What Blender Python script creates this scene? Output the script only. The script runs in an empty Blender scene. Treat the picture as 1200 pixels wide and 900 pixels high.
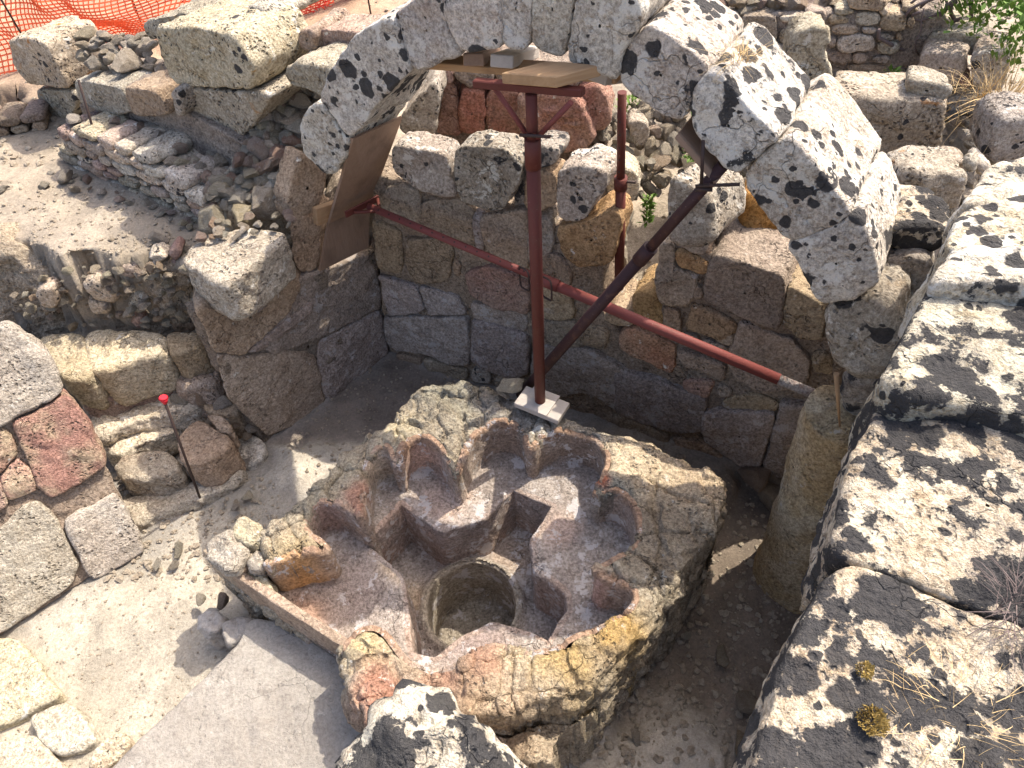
import bpy, math, random
import numpy as np
random.seed(7); RNG = np.random.RandomState(7)
scene = bpy.context.scene
# ------------------------------------------------------------------ camera geometry
F = 850.0; CX, CY = 600.0, 450.0; H = 3.9
_d = np.array([655.0 - CX, -(1225.0 - CY), -F]); _d /= np.linalg.norm(_d)
_up = -_d; _y = np.array([0, 0, -1.0]); _y = _y - _up * _y.dot(_up); _y /= np.linalg.norm(_y)
RM = np.array([np.cross(_y, _up), _y, _up]); CAM = np.array([0, 0, H])
def at(px, py, z=0.0):
    v = RM @ np.array([px - CX, -(py - CY), -F]); return CAM + v * ((z - H) / v[2])
def on(px, py, p0, n):
    v = RM @ np.array([px - CX, -(py - CY), -F]); return CAM + v * (np.dot(np.asarray(p0) - CAM, n) / np.dot(v, n))
def proj(P):
    P = np.atleast_2d(P); c = (P - CAM) @ RM
    return np.stack([CX + F * c[:, 0] / -c[:, 2], CY - F * c[:, 1] / -c[:, 2]], 1)
from mathutils import Matrix, Vector
cam = bpy.data.cameras.new('camera'); camo = bpy.data.objects.new('camera', cam); scene.collection.objects.link(camo)
cam.sensor_width = 36.0; cam.lens = F * 36.0 / 1200.0; cam.clip_start = 0.02; cam.clip_end = 500
m4 = Matrix([[RM[i][j] for j in range(3)] + [CAM[i]] for i in range(3)] + [[0, 0, 0, 1]])
camo.matrix_world = m4; scene.camera = camo
# ------------------------------------------------------------------ light
SUN_AZ, SUN_EL = 56.0, 57.0
w = bpy.data.worlds.new("World"); scene.world = w; w.use_nodes = True
nt = w.node_tree; nt.nodes.clear()
sky = nt.nodes.new('ShaderNodeTexSky'); sky.sky_type = 'NISHITA'; sky.sun_disc = False
sky.sun_elevation = math.radians(SUN_EL); sky.sun_rotation = math.radians(SUN_AZ); sky.dust_density = 5.0; sky.air_density = 0.8; sky.ozone_density = 0.4
bg = nt.nodes.new('ShaderNodeBackground'); bg.inputs['Strength'].default_value = 0.15
wo = nt.nodes.new('ShaderNodeOutputWorld'); nt.links.new(sky.outputs[0], bg.inputs[0]); nt.links.new(bg.outputs[0], wo.inputs[0])
sl = bpy.data.lights.new('sun', 'SUN'); sl.energy = 2.5; sl.angle = math.radians(0.5); sl.color = (1.0, 0.92, 0.79)
so = bpy.data.objects.new('sun', sl); scene.collection.objects.link(so)
_a, _e = math.radians(SUN_AZ), math.radians(SUN_EL)
sd = Vector((math.sin(_a) * math.cos(_e), math.cos(_a) * math.cos(_e), math.sin(_e)))
so.rotation_euler = sd.to_track_quat('Z', 'Y').to_euler(); so.location = sd * 20
scene.cycles.max_bounces = 5; scene.cycles.diffuse_bounces = 3; scene.cycles.glossy_bounces = 2
scene.view_settings.view_transform = 'Standard'; scene.view_settings.look = 'None'
scene.view_settings.exposure = 1.32; scene.view_settings.gamma = 1.0
# ------------------------------------------------------------------ noise
def _hash(ix, iy, iz, s):
    h = (ix * 374761393 + iy * 668265263 + iz * 2147483647 + s * 974634777) & 0xffffffff
    h = ((h ^ (h >> 13)) * 1274126177) & 0xffffffff
    h = h ^ (h >> 16)
    return (h & 0xffff) / 32767.5 - 1.0
def vnoise(P, s=0):
    P = np.asarray(P, float); I = np.floor(P).astype(np.int64); f = P - I; f = f * f * (3 - 2 * f); r = 0
    for dx in (0, 1):
        wx = f[:, 0] if dx else 1 - f[:, 0]
        for dy in (0, 1):
            wy = f[:, 1] if dy else 1 - f[:, 1]
            for dz in (0, 1):
                wz = f[:, 2] if dz else 1 - f[:, 2]
                r = r + wx * wy * wz * _hash(I[:, 0] + dx, I[:, 1] + dy, I[:, 2] + dz, s)
    return r
def fbm(P, f0=1.0, octv=4, s=0, gain=0.5):
    r = 0; a = 1.0; P = np.asarray(P, float)
    for o in range(octv):
        r = r + a * vnoise(P * f0 + o * 17.3, s + o); a *= gain; f0 *= 2.03
    return r
def worley(x, y, sc, seed=0, jit=.8):
    X, Y = np.asarray(x) * sc, np.asarray(y) * sc; ix, iy = np.floor(X).astype(np.int64), np.floor(Y).astype(np.int64)
    f1 = np.full(X.shape, 9.0); f2 = f1.copy(); idv = np.zeros(X.shape)
    for a in (-1, 0, 1):
        for b in (-1, 0, 1):
            cx, cy = ix + a, iy + b; o1 = _hash(cx, cy, cx * 0 + 1, seed) * .5 * jit + .5; o2 = _hash(cx, cy, cx * 0 + 2, seed) * .5 * jit + .5
            d = np.hypot(cx + o1 - X, cy + o2 - Y); idn = _hash(cx, cy, cx * 0 + 3, seed); m = d < f1
            f2 = np.where(m, f1, np.minimum(f2, d)); idv = np.where(m, idn, idv); f1 = np.where(m, d, f1)
    return f1, f2, idv
# ------------------------------------------------------------------ materials
class G:
    def __init__(s, name):
        s.m = bpy.data.materials.new(name); s.m.use_nodes = True; s.t = s.m.node_tree; s.t.nodes.clear()
        s.out = s.n('ShaderNodeOutputMaterial'); s.b = s.n('ShaderNodeBsdfPrincipled'); s.l(s.b.outputs[0], s.out.inputs[0])
    def n(s, k, **kw):
        o = s.t.nodes.new(k)
        for a, v in kw.items(): setattr(o, a, v)
        return o
    def l(s, a, b): s.t.links.new(a, b)
    def inp(s, sock, v):
        if isinstance(v, bpy.types.NodeSocket): s.l(v, sock)
        elif isinstance(v, (tuple, list)): sock.default_value = tuple(v) if len(v) == len(sock.default_value) else tuple(v) + (1,)
        else: sock.default_value = v
    def noise(s, co, scale, detail=4, rough=0.55, dist=0.0):
        o = s.n('ShaderNodeTexNoise'); s.l(co, o.inputs['Vector']); o.inputs['Scale'].default_value = scale
        o.inputs['Detail'].default_value = detail; o.inputs['Roughness'].default_value = rough; o.inputs['Distortion'].default_value = dist
        return o.outputs['Fac']
    def ncol(s, co, scale, detail=2):
        o = s.n('ShaderNodeTexNoise'); s.l(co, o.inputs['Vector']); o.inputs['Scale'].default_value = scale; o.inputs['Detail'].default_value = detail
        return o.outputs['Color']
    def vor(s, co, scale, feat='F1'):
        o = s.n('ShaderNodeTexVoronoi', feature=feat); s.l(co, o.inputs['Vector']); o.inputs['Scale'].default_value = scale
        return o
    def ramp(s, v, a, b, lo=0.0, hi=1.0):
        o = s.n('ShaderNodeMapRange', interpolation_type='SMOOTHSTEP'); s.l(v, o.inputs['Value'])
        for k, x in (('From Min', a), ('From Max', b), ('To Min', lo), ('To Max', hi)): o.inputs[k].default_value = x
        return o.outputs['Result']
    def math(s, op, a, b=0.0):
        o = s.n('ShaderNodeMath', operation=op); s.inp(o.inputs[0], a); s.inp(o.inputs[1], b); return o.outputs[0]
    def mix(s, f, a, b, mode='MIX'):
        o = s.n('ShaderNodeMix', data_type='RGBA', blend_type=mode); s.inp(o.inputs[0], f); s.inp(o.inputs[6], a); s.inp(o.inputs[7], b)
        return o.outputs[2]
    def vadd(s, a, b, op='ADD'):
        o = s.n('ShaderNodeVectorMath', operation=op); s.inp(o.inputs[0], a); s.inp(o.inputs[1], b); return o.outputs[0]
    def vscale(s, a, k):
        o = s.n('ShaderNodeVectorMath', operation='SCALE'); s.inp(o.inputs[0], a); o.inputs['Scale'].default_value = k; return o.outputs[0]
    def coord(s, rnd=True):
        c = s.n('ShaderNodeTexCoord').outputs['Object']
        if rnd:
            i = s.n('ShaderNodeObjectInfo'); r = s.math('MULTIPLY', i.outputs['Random'], 31.7)
            cv = s.n('ShaderNodeCombineXYZ'); s.l(r, cv.inputs[0]); s.l(r, cv.inputs[2]); c = s.vadd(c, cv.outputs[0])
        return c
    def rand(s): return s.n('ShaderNodeObjectInfo').outputs['Random']
    def bump(s, h, dist, strength=1.0, prev=None):
        o = s.n('ShaderNodeBump'); s.l(h, o.inputs['Height']); o.inputs['Distance'].default_value = dist; o.inputs['Strength'].default_value = strength
        if prev is not None: s.l(prev, o.inputs['Normal'])
        return o.outputs[0]
    def fin(s, col, nrm=None, rough=0.9, metal=0.0, spec=0.2):
        s.inp(s.b.inputs['Base Color'], col); s.inp(s.b.inputs['Roughness'], rough); s.b.inputs['Metallic'].default_value = metal
        s.b.inputs['Specular IOR Level'].default_value = spec
        if nrm is not None: s.l(nrm, s.b.inputs['Normal'])
        return s.m
def stone_mat(name, c1, c2, c3, black=0.0, bscale=13.0, patch=0.0, white=0.0, pits=0.5, bump=1.0, scale=1.0, tint=False, rnd=True, var=0.14, orange=0.0, wcol=(.72, .69, .62), con=1.15, crack=.5):
    g = G(name); co = g.coord(rnd)
    n1 = g.noise(co, 3.2 * scale, 3, .6); n2 = g.noise(co, 14 * scale, 4, .68); n3 = g.noise(co, 60 * scale, 4, .8)
    col = g.mix(g.ramp(n1, .38, .62), c1, c2)
    col = g.mix(g.ramp(n2, .5, .68, 0, .8), col, c3)
    if tint:
        at_ = g.n('ShaderNodeAttribute', attribute_name='Col'); col = g.mix(1.0, col, at_.outputs['Color'], 'MULTIPLY')
    col = g.mix(1.0, col, g.mix(g.ramp(n3, .25, .75), (1 - .5 * con, 1 - .53 * con, 1 - .56 * con), (1 + .42 * con,) * 3), 'MULTIPLY')
    # height
    v = g.vor(g.vadd(co, g.vscale(g.ncol(co, 25, 1), .03)), 38 * scale)
    pit = g.math('MULTIPLY', g.ramp(v.outputs['Distance'], .12, .42, 1, 0), g.ramp(g.noise(co, 7 * scale, 1), .46, .62))
    col = g.mix(g.math('MULTIPLY', pit, .75 * pits), col, (.10, .085, .07))
    h = g.math('ADD', g.math('MULTIPLY', n2, .9), g.math('MULTIPLY', n3, .55))
    h = g.math('SUBTRACT', h, g.math('MULTIPLY', pit, .8 * pits))
    if crack > 0:
        ve = g.vor(g.vadd(co, g.vscale(g.ncol(co, 9, 3), .16)), 5.5 * scale, 'DISTANCE_TO_EDGE')
        cm = g.math('MULTIPLY', g.ramp(ve.outputs['Distance'], .0, .018, 1, 0), g.ramp(g.noise(co, 2.6, 3), .53, .62))
        col = g.mix(g.math('MULTIPLY', cm, .75 * crack), col, (.07, .055, .045)); h = g.math('SUBTRACT', h, g.math('MULTIPLY', cm, .8 * crack))
    if orange > 0:
        o_ = g.ramp(g.noise(co, 6, 5, .6, .5), .62 - .1 * orange, .7 - .1 * orange)
        col = g.mix(g.math('MULTIPLY', o_, .7), col, (.42, .21, .055))
    if white > 0:
        wn = g.noise(co, 9, 5, .74); th = .66 - .28 * white
        wm = g.ramp(wn, th, th + .05); col = g.mix(g.math('MULTIPLY', wm, .85), col, wcol)
    if black > 0:
        dco = g.vadd(co, g.vscale(g.ncol(co, 34, 2), .028))
        v1 = g.vor(dco, bscale); v2 = g.vor(dco, bscale * 2.1)
        sep = g.n('ShaderNodeSeparateColor'); g.l(v1.outputs['Color'], sep.inputs[0])
        sep2 = g.n('ShaderNodeSeparateColor'); g.l(v2.outputs['Color'], sep2.inputs[0])
        cl = g.noise(co, 3.3, 2, .5)
        r1 = g.math('MULTIPLY', g.ramp(g.math('ADD', g.math('MULTIPLY', sep.outputs[0], .45), cl), .93 - .3 * black, 1.12 - .2 * black), .52)
        r2 = g.math('MULTIPLY', g.ramp(g.math('ADD', g.math('MULTIPLY', sep2.outputs[1], .5), cl), .98 - .3 * black, 1.1 - .2 * black), .36)
        b1 = g.ramp(g.math('SUBTRACT', v1.outputs['Distance'], r1), -.05, .02, 1, 0)
        b2 = g.ramp(g.math('SUBTRACT', v2.outputs['Distance'], r2), -.05, .02, 1, 0)
        bm = g.math('MAXIMUM', b1, b2)
        if patch > 0:
            pn = g.noise(co, 7.5, 5, .70, .0); th = .68 - .20 * patch
            v3 = g.vor(g.vadd(co, g.vscale(g.ncol(co, 18, 3), .10)), 9.5); pn = g.math('SUBTRACT', g.math('ADD', pn, .10), g.math('MULTIPLY', v3.outputs['Distance'], .28))
            fn = g.noise(co, 95, 4, .8); pn2 = g.math('ADD', pn, g.math('MULTIPLY', g.math('SUBTRACT', fn, .5), .16))
            pm = g.ramp(pn2, th, th + .03); bm = g.math('MAXIMUM', bm, pm)
            gm = g.ramp(g.math('ADD', pn, g.math('MULTIPLY', g.math('SUBTRACT', g.noise(co, 45, 5, .8), .5), .5)), th - .05, th + .05)
            col = g.mix(g.math('MULTIPLY', gm, .65), col, (.19, .18, .165))
        bm = g.math('MULTIPLY', bm, g.ramp(g.noise(co, 120, 4, .8), .30, .42, .72, 1)); bcol = g.mix(g.noise(co, 50, 4, .7), (.014, .014, .016), (.075, .073, .076))
        col = g.mix(g.math('MULTIPLY', bm, .96), col, bcol)
    if var > 0:
        rv = g.ramp(g.rand(), 0, 1, 1 - var, 1 + var); hs = g.n('ShaderNodeHueSaturation'); g.l(rv, hs.inputs['Value']); g.l(col, hs.inputs['Color'])
        r2_ = g.math('FRACT', g.math('MULTIPLY', g.rand(), 7.31)); g.l(g.ramp(r2_, 0, 1, .85, 1.2), hs.inputs['Saturation'])
        g.l(g.ramp(g.math('FRACT', g.math('MULTIPLY', g.rand(), 13.7)), 0, 1, .488, .506), hs.inputs['Hue']); col = hs.outputs[0]
    nr = g.bump(h, .032 * bump, 1.0)
    return g.fin(col, nr, .92)
M = {}
M['arch'] = stone_mat('arch_limestone', (.54, .49, .42), (.63, .59, .52), (.45, .38, .30), black=.80, bscale=11, white=.45, pits=.35, var=.05)
M['archdark'] = stone_mat('arch_limestone_dark', (.54, .49, .42), (.63, .59, .52), (.45, .38, .30), black=.9, bscale=10, patch=.42, white=.45, pits=.35, var=.05)
M['archclean'] = stone_mat('arch_limestone_clean', (.50, .44, .37), (.56, .52, .45), (.42, .34, .27), black=.45, bscale=13, white=.3, pits=.35, var=.05)
M['lichen_top'] = stone_mat('wall_top_limestone', (.54, .475, .36), (.61, .55, .44), (.46, .385, .27), black=.9, bscale=11, patch=1.2, white=.5, pits=.5, var=.06, bump=1.3, wcol=(.70, .64, .50))
M['lichen_grey'] = stone_mat('lichen_grey_limestone', (.38, .33, .27), (.46, .42, .36), (.30, .25, .19), black=.45, bscale=15, patch=.3, white=.3, pits=.8)
M['lichen_bg'] = stone_mat('weathered_limestone', (.42, .37, .285), (.50, .45, .36), (.33, .28, .21), black=.12, bscale=18, white=.2, pits=1, orange=.05)
M['pale'] = stone_mat('pale_limestone', (.42, .37, .29), (.50, .45, .36), (.34, .28, .21), black=.0, white=.2, pits=.8)
M['tan'] = stone_mat('tan_sandstone', (.40, .32, .235), (.46, .38, .29), (.33, .26, .19), white=.05, pits=.5)
M['wall'] = stone_mat('chamber_stone', (.33, .265, .195), (.39, .32, .24), (.27, .21, .155), white=.12, pits=.5, wcol=(.45, .40, .36))
M['plaster'] = stone_mat('grey_plaster', (.33, .28, .24), (.39, .335, .29), (.25, .205, .175), white=.36, pits=.3, bump=.8, wcol=(.46, .42, .39))
M['pink'] = stone_mat('pink_stone', (.38, .22, .165), (.42, .29, .22), (.31, .20, .15), white=.1, pits=.4)
M['rubble'] = stone_mat('rubble_stone', (.49, .43, .34), (.58, .52, .43), (.40, .33, .26), white=.2, pits=.6, var=.22, black=.12, bscale=20)
M['rubblepink'] = stone_mat('rubble_pink', (.40, .29, .23), (.44, .35, .28), (.31, .22, .17), white=.2, pits=.5, var=.2)
M['ochre'] = stone_mat('ochre_stone', (.36, .265, .155), (.42, .32, .20), (.28, .20, .12), white=.1, pits=.6)
M['yellow'] = stone_mat('yellow_sandstone', (.50, .425, .31), (.56, .49, .38), (.43, .36, .26), white=.1, pits=.4)
M['orange'] = stone_mat('orange_block', (.46, .28, .12), (.50, .34, .17), (.38, .22, .10), white=.0, pits=.5)
M['mortar'] = stone_mat('mortar', (.25, .20, .16), (.31, .255, .205), (.19, .15, .12), white=.1, pits=.7, wcol=(.36, .32, .28))
M['facew'] = stone_mat('battered_wall_stone', (.58, .51, .41), (.64, .58, .48), (.48, .42, .33), white=.12, pits=.9, scale=1.2, bump=1.3)
M['redstone'] = stone_mat('reddish_stone', (.46, .29, .23), (.54, .45, .32), (.40, .26, .21), white=.05, pits=1, scale=1.2, bump=1.2)
M['column'] = stone_mat('column_stone', (.38, .29, .19), (.44, .37, .28), (.26, .20, .14), white=.2, pits=.5, wcol=(.45, .40, .34))
M['capital'] = stone_mat('capital_stone', (.34, .29, .22), (.42, .38, .31), (.25, .19, .12), black=.6, bscale=10, patch=.35, white=.25, pits=.6)
M['blackstone'] = stone_mat('blackened_stone', (.26, .23, .19), (.34, .30, .25), (.16, .13, .11), black=.6, bscale=14, patch=.75, white=.1, pits=.6)
M['fontrim'] = stone_mat('font_masonry', (.50, .47, .42), (.60, .58, .53), (.42, .38, .33), white=.12, pits=.6, tint=True, rnd=False, var=0, bump=1.2)
M['fontlining'] = stone_mat('font_plaster', (.41, .37, .335), (.49, .455, .415), (.31, .275, .245), white=.38, pits=.4, tint=True, rnd=False, var=0, bump=.7, wcol=(.60, .56, .54))
M['ground'] = stone_mat('dry_earth', (.36, .36, .36), (.45, .45, .45), (.30, .30, .30), white=.0, pits=.04, tint=True, rnd=False, var=0, bump=.45, con=.5, crack=0)
M['slab'] = stone_mat('grey_mortar_slab', (.335, .305, .265), (.385, .355, .31), (.29, .26, .225), white=.15, pits=.25, bump=.5, con=.45, crack=.25, wcol=(.46, .43, .385))
M['tile'] = stone_mat('upright_slab_stone', (.34, .27, .19), (.40, .32, .23), (.27, .20, .14), pits=.6, bump=.6)
M['earthbank'] = stone_mat('earth_bank', (.42, .34, .255), (.49, .41, .31), (.34, .27, .20), white=.1, pits=.6, bump=1.6, crack=0, var=0, wcol=(.50, .44, .36))
M['gravel'] = stone_mat('gravel', (.36, .30, .23), (.44, .38, .30), (.30, .245, .18), pits=.1, var=0, con=.5)
M['cement'] = stone_mat('cement_crust', (.30, .26, .24), (.38, .34, .31), (.20, .12, .10), pits=.3)
M['lichen_far'] = stone_mat('wall_top_limestone_far', (.54, .475, .36), (.60, .54, .43), (.46, .385, .27), black=.75, bscale=12, patch=.55, white=.5, pits=.5, var=.06)
M['cream'] = stone_mat('cream_stone', (.47, .42, .32), (.52, .47, .37), (.40, .34, .25), white=.2, pits=.4)
def wood_mat(name, a, b, sc=1.0):
    g = G(name); co = g.coord(); mp = g.n('ShaderNodeMapping'); g.l(co, mp.inputs[0]); mp.inputs['Scale'].default_value = (14 * sc, 14 * sc, 1.2 * sc)
    n = g.noise(mp.outputs[0], 3, 6, .7, .8); n2 = g.noise(co, 5, 4)
    col = g.mix(n, a, b); col = g.mix(g.ramp(n2, .5, .75, 0, .5), col, tuple(x * .55 for x in a))
    return g.fin(col, g.bump(n, .004), .75)
M['wood'] = wood_mat('weathered_wood', (.20, .125, .085), (.33, .23, .165))
M['newwood'] = wood_mat('fresh_wood', (.26, .14, .07), (.50, .34, .19))
M['greywood'] = wood_mat('grey_wood', (.36, .32, .28), (.52, .47, .42))
def paint_mat(name, c, rust=.4):
    g = G(name); co = g.coord(); n = g.noise(co, 18, 6, .7, .3); n2 = g.noise(co, 90, 3)
    col = g.mix(g.ramp(n, .52, .68, 0, rust), c, (.10, .045, .03)); col = g.mix(g.ramp(n2, .66, .78, 0, .6), col, (.36, .22, .19))
    return g.fin(col, g.bump(n2, .0015), .62, 0, .3)
M['red'] = paint_mat('red_oxide_paint', (.105, .026, .019)); M['darkred'] = paint_mat('dark_red_paint', (.045, .019, .019), .7)
M['brightred'] = paint_mat('light_red_paint', (.17, .046, .040), .4)
M['iron'] = paint_mat('rusty_iron', (.045, .028, .024), .5)
M['capred'] = paint_mat('red_plastic', (.62, .02, .035), .0)
def plain(name, c, r=.7, v=.3):
    g = G(name); co = g.coord(); n = g.noise(co, 30, 3); return g.fin(g.mix(n, tuple(x * (1 - v) for x in c), tuple(min(1, x * (1 + v)) for x in c)), None, r)
M['net'] = plain('orange_plastic_net', (.85, .15, .06), .5, .15); M['netred'] = plain('red_plastic_net', (.75, .06, .04), .5, .2)
M['green'] = plain('green_leaf', (.12, .20, .04)); M['mossleaf'] = plain('yellow_moss_leaf', (.30, .215, .07), .8, .5); M['dry'] = plain('dry_grass', (.52, .38, .20), .8, .35); M['branch'] = plain('dead_branch', (.13, .10, .095), .8, .5)
M['moss'] = stone_mat('yellow_moss', (.30, .19, .04), (.40, .27, .07), (.22, .14, .04), pits=.2, var=.05)
# ------------------------------------------------------------------ object helpers
COL = scene.collection
def mesh_from(name, V, faces, mat, smooth=True):
    me = bpy.data.meshes.new(name); V = np.asarray(V, np.float32)
    if isinstance(faces, np.ndarray) and faces.shape[1] == 4:
        nf = len(faces); me.vertices.add(len(V)); me.vertices.foreach_set('co', V.ravel())
        me.loops.add(nf * 4); me.loops.foreach_set('vertex_index', faces.astype(np.int32).ravel())
        me.polygons.add(nf); me.polygons.foreach_set('loop_start', np.arange(0, nf * 4, 4, dtype=np.int32))
        me.update(calc_edges=True); me.validate()
    else:
        me.from_pydata([tuple(map(float, v)) for v in V], [], [tuple(map(int, f)) for f in faces])
    if smooth: me.polygons.foreach_set('use_smooth', np.ones(len(me.polygons), dtype=bool))
    if mat is not None: me.materials.append(M[mat] if isinstance(mat, str) else mat)
    me.update(); return me
def tag(o, label=None, cat=None, group=None, kind=None):
    if label: o['label'] = label
    if cat: o['category'] = cat
    if group: o['group'] = group
    if kind: o['kind'] = kind
    return o
def link(name, me, parent=None, loc=(0, 0, 0)):
    o = bpy.data.objects.new(name, me); COL.objects.link(o)
    loc = Vector([float(x) for x in loc])
    if parent is not None:
        o.parent = parent
        q = parent; base = Vector((0, 0, 0))
        while q is not None: base += q.location; q = q.parent
        o.location = loc - base
    else: o.location = loc
    return o
def thing(name, loc, label, cat, group=None, kind=None):
    o = bpy.data.objects.new(name, None); COL.objects.link(o); o.location = [float(x) for x in loc]; o.empty_display_size = .1
    return tag(o, label, cat, group, kind)
def put(name, V, faces, mat, parent=None, smooth=True):
    V = np.asarray(V, float); c = V.mean(0)
    return link(name, mesh_from(name, V - c, faces, mat, smooth), parent, c)
def vnormals(V, Fq):
    a, b, c, d = V[Fq[:, 0]], V[Fq[:, 1]], V[Fq[:, 2]], V[Fq[:, 3]]
    n = np.cross(c - a, d - b); N = np.zeros_like(V)
    for k in range(4): np.add.at(N, Fq[:, k], n)
    l = np.linalg.norm(N, axis=1, keepdims=True); l[l == 0] = 1; return N / l
def chaikin(P, it=2, r=.22):
    for _ in range(it):
        Q = np.roll(P, -1, 0); P = np.stack([P * (1 - r) + Q * r, P * r + Q * (1 - r)], 1).reshape(-1, 3)
    return P
def block_mesh(poly, ext, res=.03, rough=.012, rad=.03, seed=0, round_it=2, taper=.0):
    """irregular stone: polygon face extruded along ext, edges rounded, surface eroded by noise"""
    P = np.asarray(poly, float); ext = np.asarray(ext, float); L = np.linalg.norm(ext); e = ext / L
    nrm = np.zeros(3)
    for i in range(len(P)): nrm += np.cross(P[i], P[(i + 1) % len(P)])
    nrm /= np.linalg.norm(nrm)
    if np.dot(nrm, e) > 0: P = P[::-1]
    Q = []; cr = rad * 1.6
    for i in range(len(P)):
        a0, p0, b0 = P[i - 1], P[i], P[(i + 1) % len(P)]
        da, db = np.linalg.norm(a0 - p0), np.linalg.norm(b0 - p0)
        Q += [p0 + (a0 - p0) * min(.42, cr / max(da, 1e-6)), p0 + (b0 - p0) * min(.42, cr / max(db, 1e-6))]
    P = chaikin(np.array(Q), 1, .25) if round_it > 1 else P
    per = np.linalg.norm(np.roll(P, -1, 0) - P, axis=1); tot = per.sum(); n = int(max(14, min(170, tot / res)))
    cum = np.concatenate([[0], np.cumsum(per)]); t = np.linspace(0, tot, n, endpoint=False)
    Pc = np.vstack([P, P[:1]]); B = np.stack([np.interp(t, cum, Pc[:, k]) for k in range(3)], 1)
    c = B.mean(0); R = np.linalg.norm(B - c, axis=1).mean(); rad = min(rad, R * .5, L * .45)
    nc = int(max(3, min(40, R / res))); ns = int(max(2, min(34, L / (res * 1.1))))
    rings = []
    t1 = 1 - rad / R
    for k in range(nc): rings.append((t1 * (k + .35) / nc, 0.0))
    for a in (0.0, .3, .6, .85): rings.append((t1 + (1 - t1) * math.sin(a * math.pi / 2), rad * (1 - math.cos(a * math.pi / 2))))
    for k in range(ns + 1): rings.append((1 - taper * k / ns, rad + (L - 2 * rad) * k / ns))
    for a in (.5, 1.0): rings.append(((t1 + (1 - t1) * math.cos(a * math.pi / 2)) - taper, L - rad + rad * math.sin(a * math.pi / 2)))
    rings.append(((t1 - taper) * .5, L)); rings.append((.02, L))
    V = np.concatenate([c + (B - c) * tt + e * d for tt, d in rings]); m = len(rings)
    i = np.arange(n); j = (i + 1) % n
    Fq = np.concatenate([np.stack([k * n + i, k * n + j, (k + 1) * n + j, (k + 1) * n + i], 1) for k in range(m - 1)])
    N = vnormals(V, Fq)
    so_ = seed * 3.71
    d = fbm(V + so_, 6, 3, seed) * rough * .55 + np.abs(fbm(V * np.array([1, 1, 1.8]) + so_, 11, 3, seed + 21)) * -rough * .75 + fbm(V + so_, 24, 3, seed + 9) * rough * .45 + fbm(V + so_, 2.2, 2, seed + 5) * rough * .6
    ch = np.clip(fbm(V + so_, 5, 2, seed + 3) - .35, 0, 1) * rough * -3.0   # chips
    V = V + N * (d + ch)[:, None]
    cap = np.array([i, ] )  # centre cap
    V = np.vstack([V, V[:n].mean(0), V[-n:].mean(0)]); a = len(V) - 2; b = a + 1
    k0 = (m - 1) * n
    i2 = np.arange(0, n - 1, 2); caps = np.concatenate([np.stack([np.full(len(i2), a), (i2 + 2) % n if n % 2 == 0 else np.minimum(i2 + 2, n) % n, i2 + 1, i2], 1),
                                  np.stack([np.full(len(i2), b), k0 + i2, k0 + i2 + 1, k0 + (i2 + 2) % n], 1)])
    Fq = np.concatenate([Fq, caps]) if n % 2 == 0 else Fq
    return V, Fq[:, ::-1]
SEED = [0]
def stone(poly, ext, mat, parent=None, name='stone_block', res=.03, rough=.012, rad=.018, rit=2, taper=0.0):
    SEED[0] += 1
    P = np.asarray(poly, float); P = P + RNG.normal(0, .002, P.shape)
    V, Fq = block_mesh(P, ext, res, rough, rad, SEED[0], rit, taper)
    c = V.mean(0); return link(name, mesh_from(name, V - c, Fq, mat), parent, c)
class Plane:
    def __init__(s, a, b, off=0.0, lean=0.0):
        a = np.array([a[0], a[1], 0.0]); b = np.array([b[0], b[1], 0.0]); s.D = (b - a) / np.linalg.norm(b - a)
        h = np.array([-s.D[1], s.D[0], 0.0]); s.N = h * math.cos(lean) - np.array([0, 0, 1]) * math.sin(lean); s.o = a + h * off; s.h = h
        s.U = np.cross(s.D, s.N); s.U = s.U if s.U[2] > 0 else -s.U
    def p(s, q, off=0.0): return on(q[0], q[1], s.o + s.h * off, s.N)
    def poly(s, qs, off=0.0): return [s.p(q, off) for q in qs]
    def uz(s, u, z, off=0.0): return s.o + s.D * u + s.U * z + s.h * off
def Z(s, ox, oy, k): # parse zoomed coordinates
    v = [float(x) for x in s.replace(',', ' ').split()]
    return [(ox + v[i] / k, oy + v[i + 1] / k) for i in range(0, len(v), 2)]
def zpoly(qs, z): return [at(x, y, z) for x, y in qs]
def shrink(qs, a=1.2):
    q = np.asarray(qs, float); c = q.mean(0); d = q - c; l = np.linalg.norm(d, axis=1, keepdims=True); return c + d * (1 - a / np.maximum(l, 5))
# rocks: shared lumpy meshes
def ico(sub):
    import bmesh
    bm = bmesh.new(); bmesh.ops.create_icosphere(bm, subdivisions=sub, radius=1); V = np.array([v.co[:] for v in bm.verts]); Fc = [[v.index for v in f.verts] for f in bm.faces]; bm.free(); return V, Fc
def rock_shape(seed, sub=3, flat=.6):
    V, Fc = ico(sub); r = np.random.RandomState(seed)
    for _ in range(13):   # chop planes -> angular
        n = r.normal(size=3); n /= np.linalg.norm(n); d = r.uniform(.38, .72); k = V @ n; m = k > d; V[m] -= np.outer(k[m] - d, n) * 1.0
    V = V / np.abs(V).max(0) * .9
    V = V * np.array([1, r.uniform(.7, .95), r.uniform(flat * .8, flat * 1.15)])
    V = V * (1 + .07 * fbm(V + seed, 3.2, 4, seed, .6))[:, None]; return V, Fc
ROCKS = {}
def rock_mesh(mat, sub=3, k=6, flat=.6):
    key = (mat, sub, flat)
    if key not in ROCKS: ROCKS[key] = [mesh_from('stone', *rock_shape(40 + i * 3 + int(flat * 10), sub, flat), mat, smooth=(sub > 2)) for i in range(k)]
    return random.choice(ROCKS[key])
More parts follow.
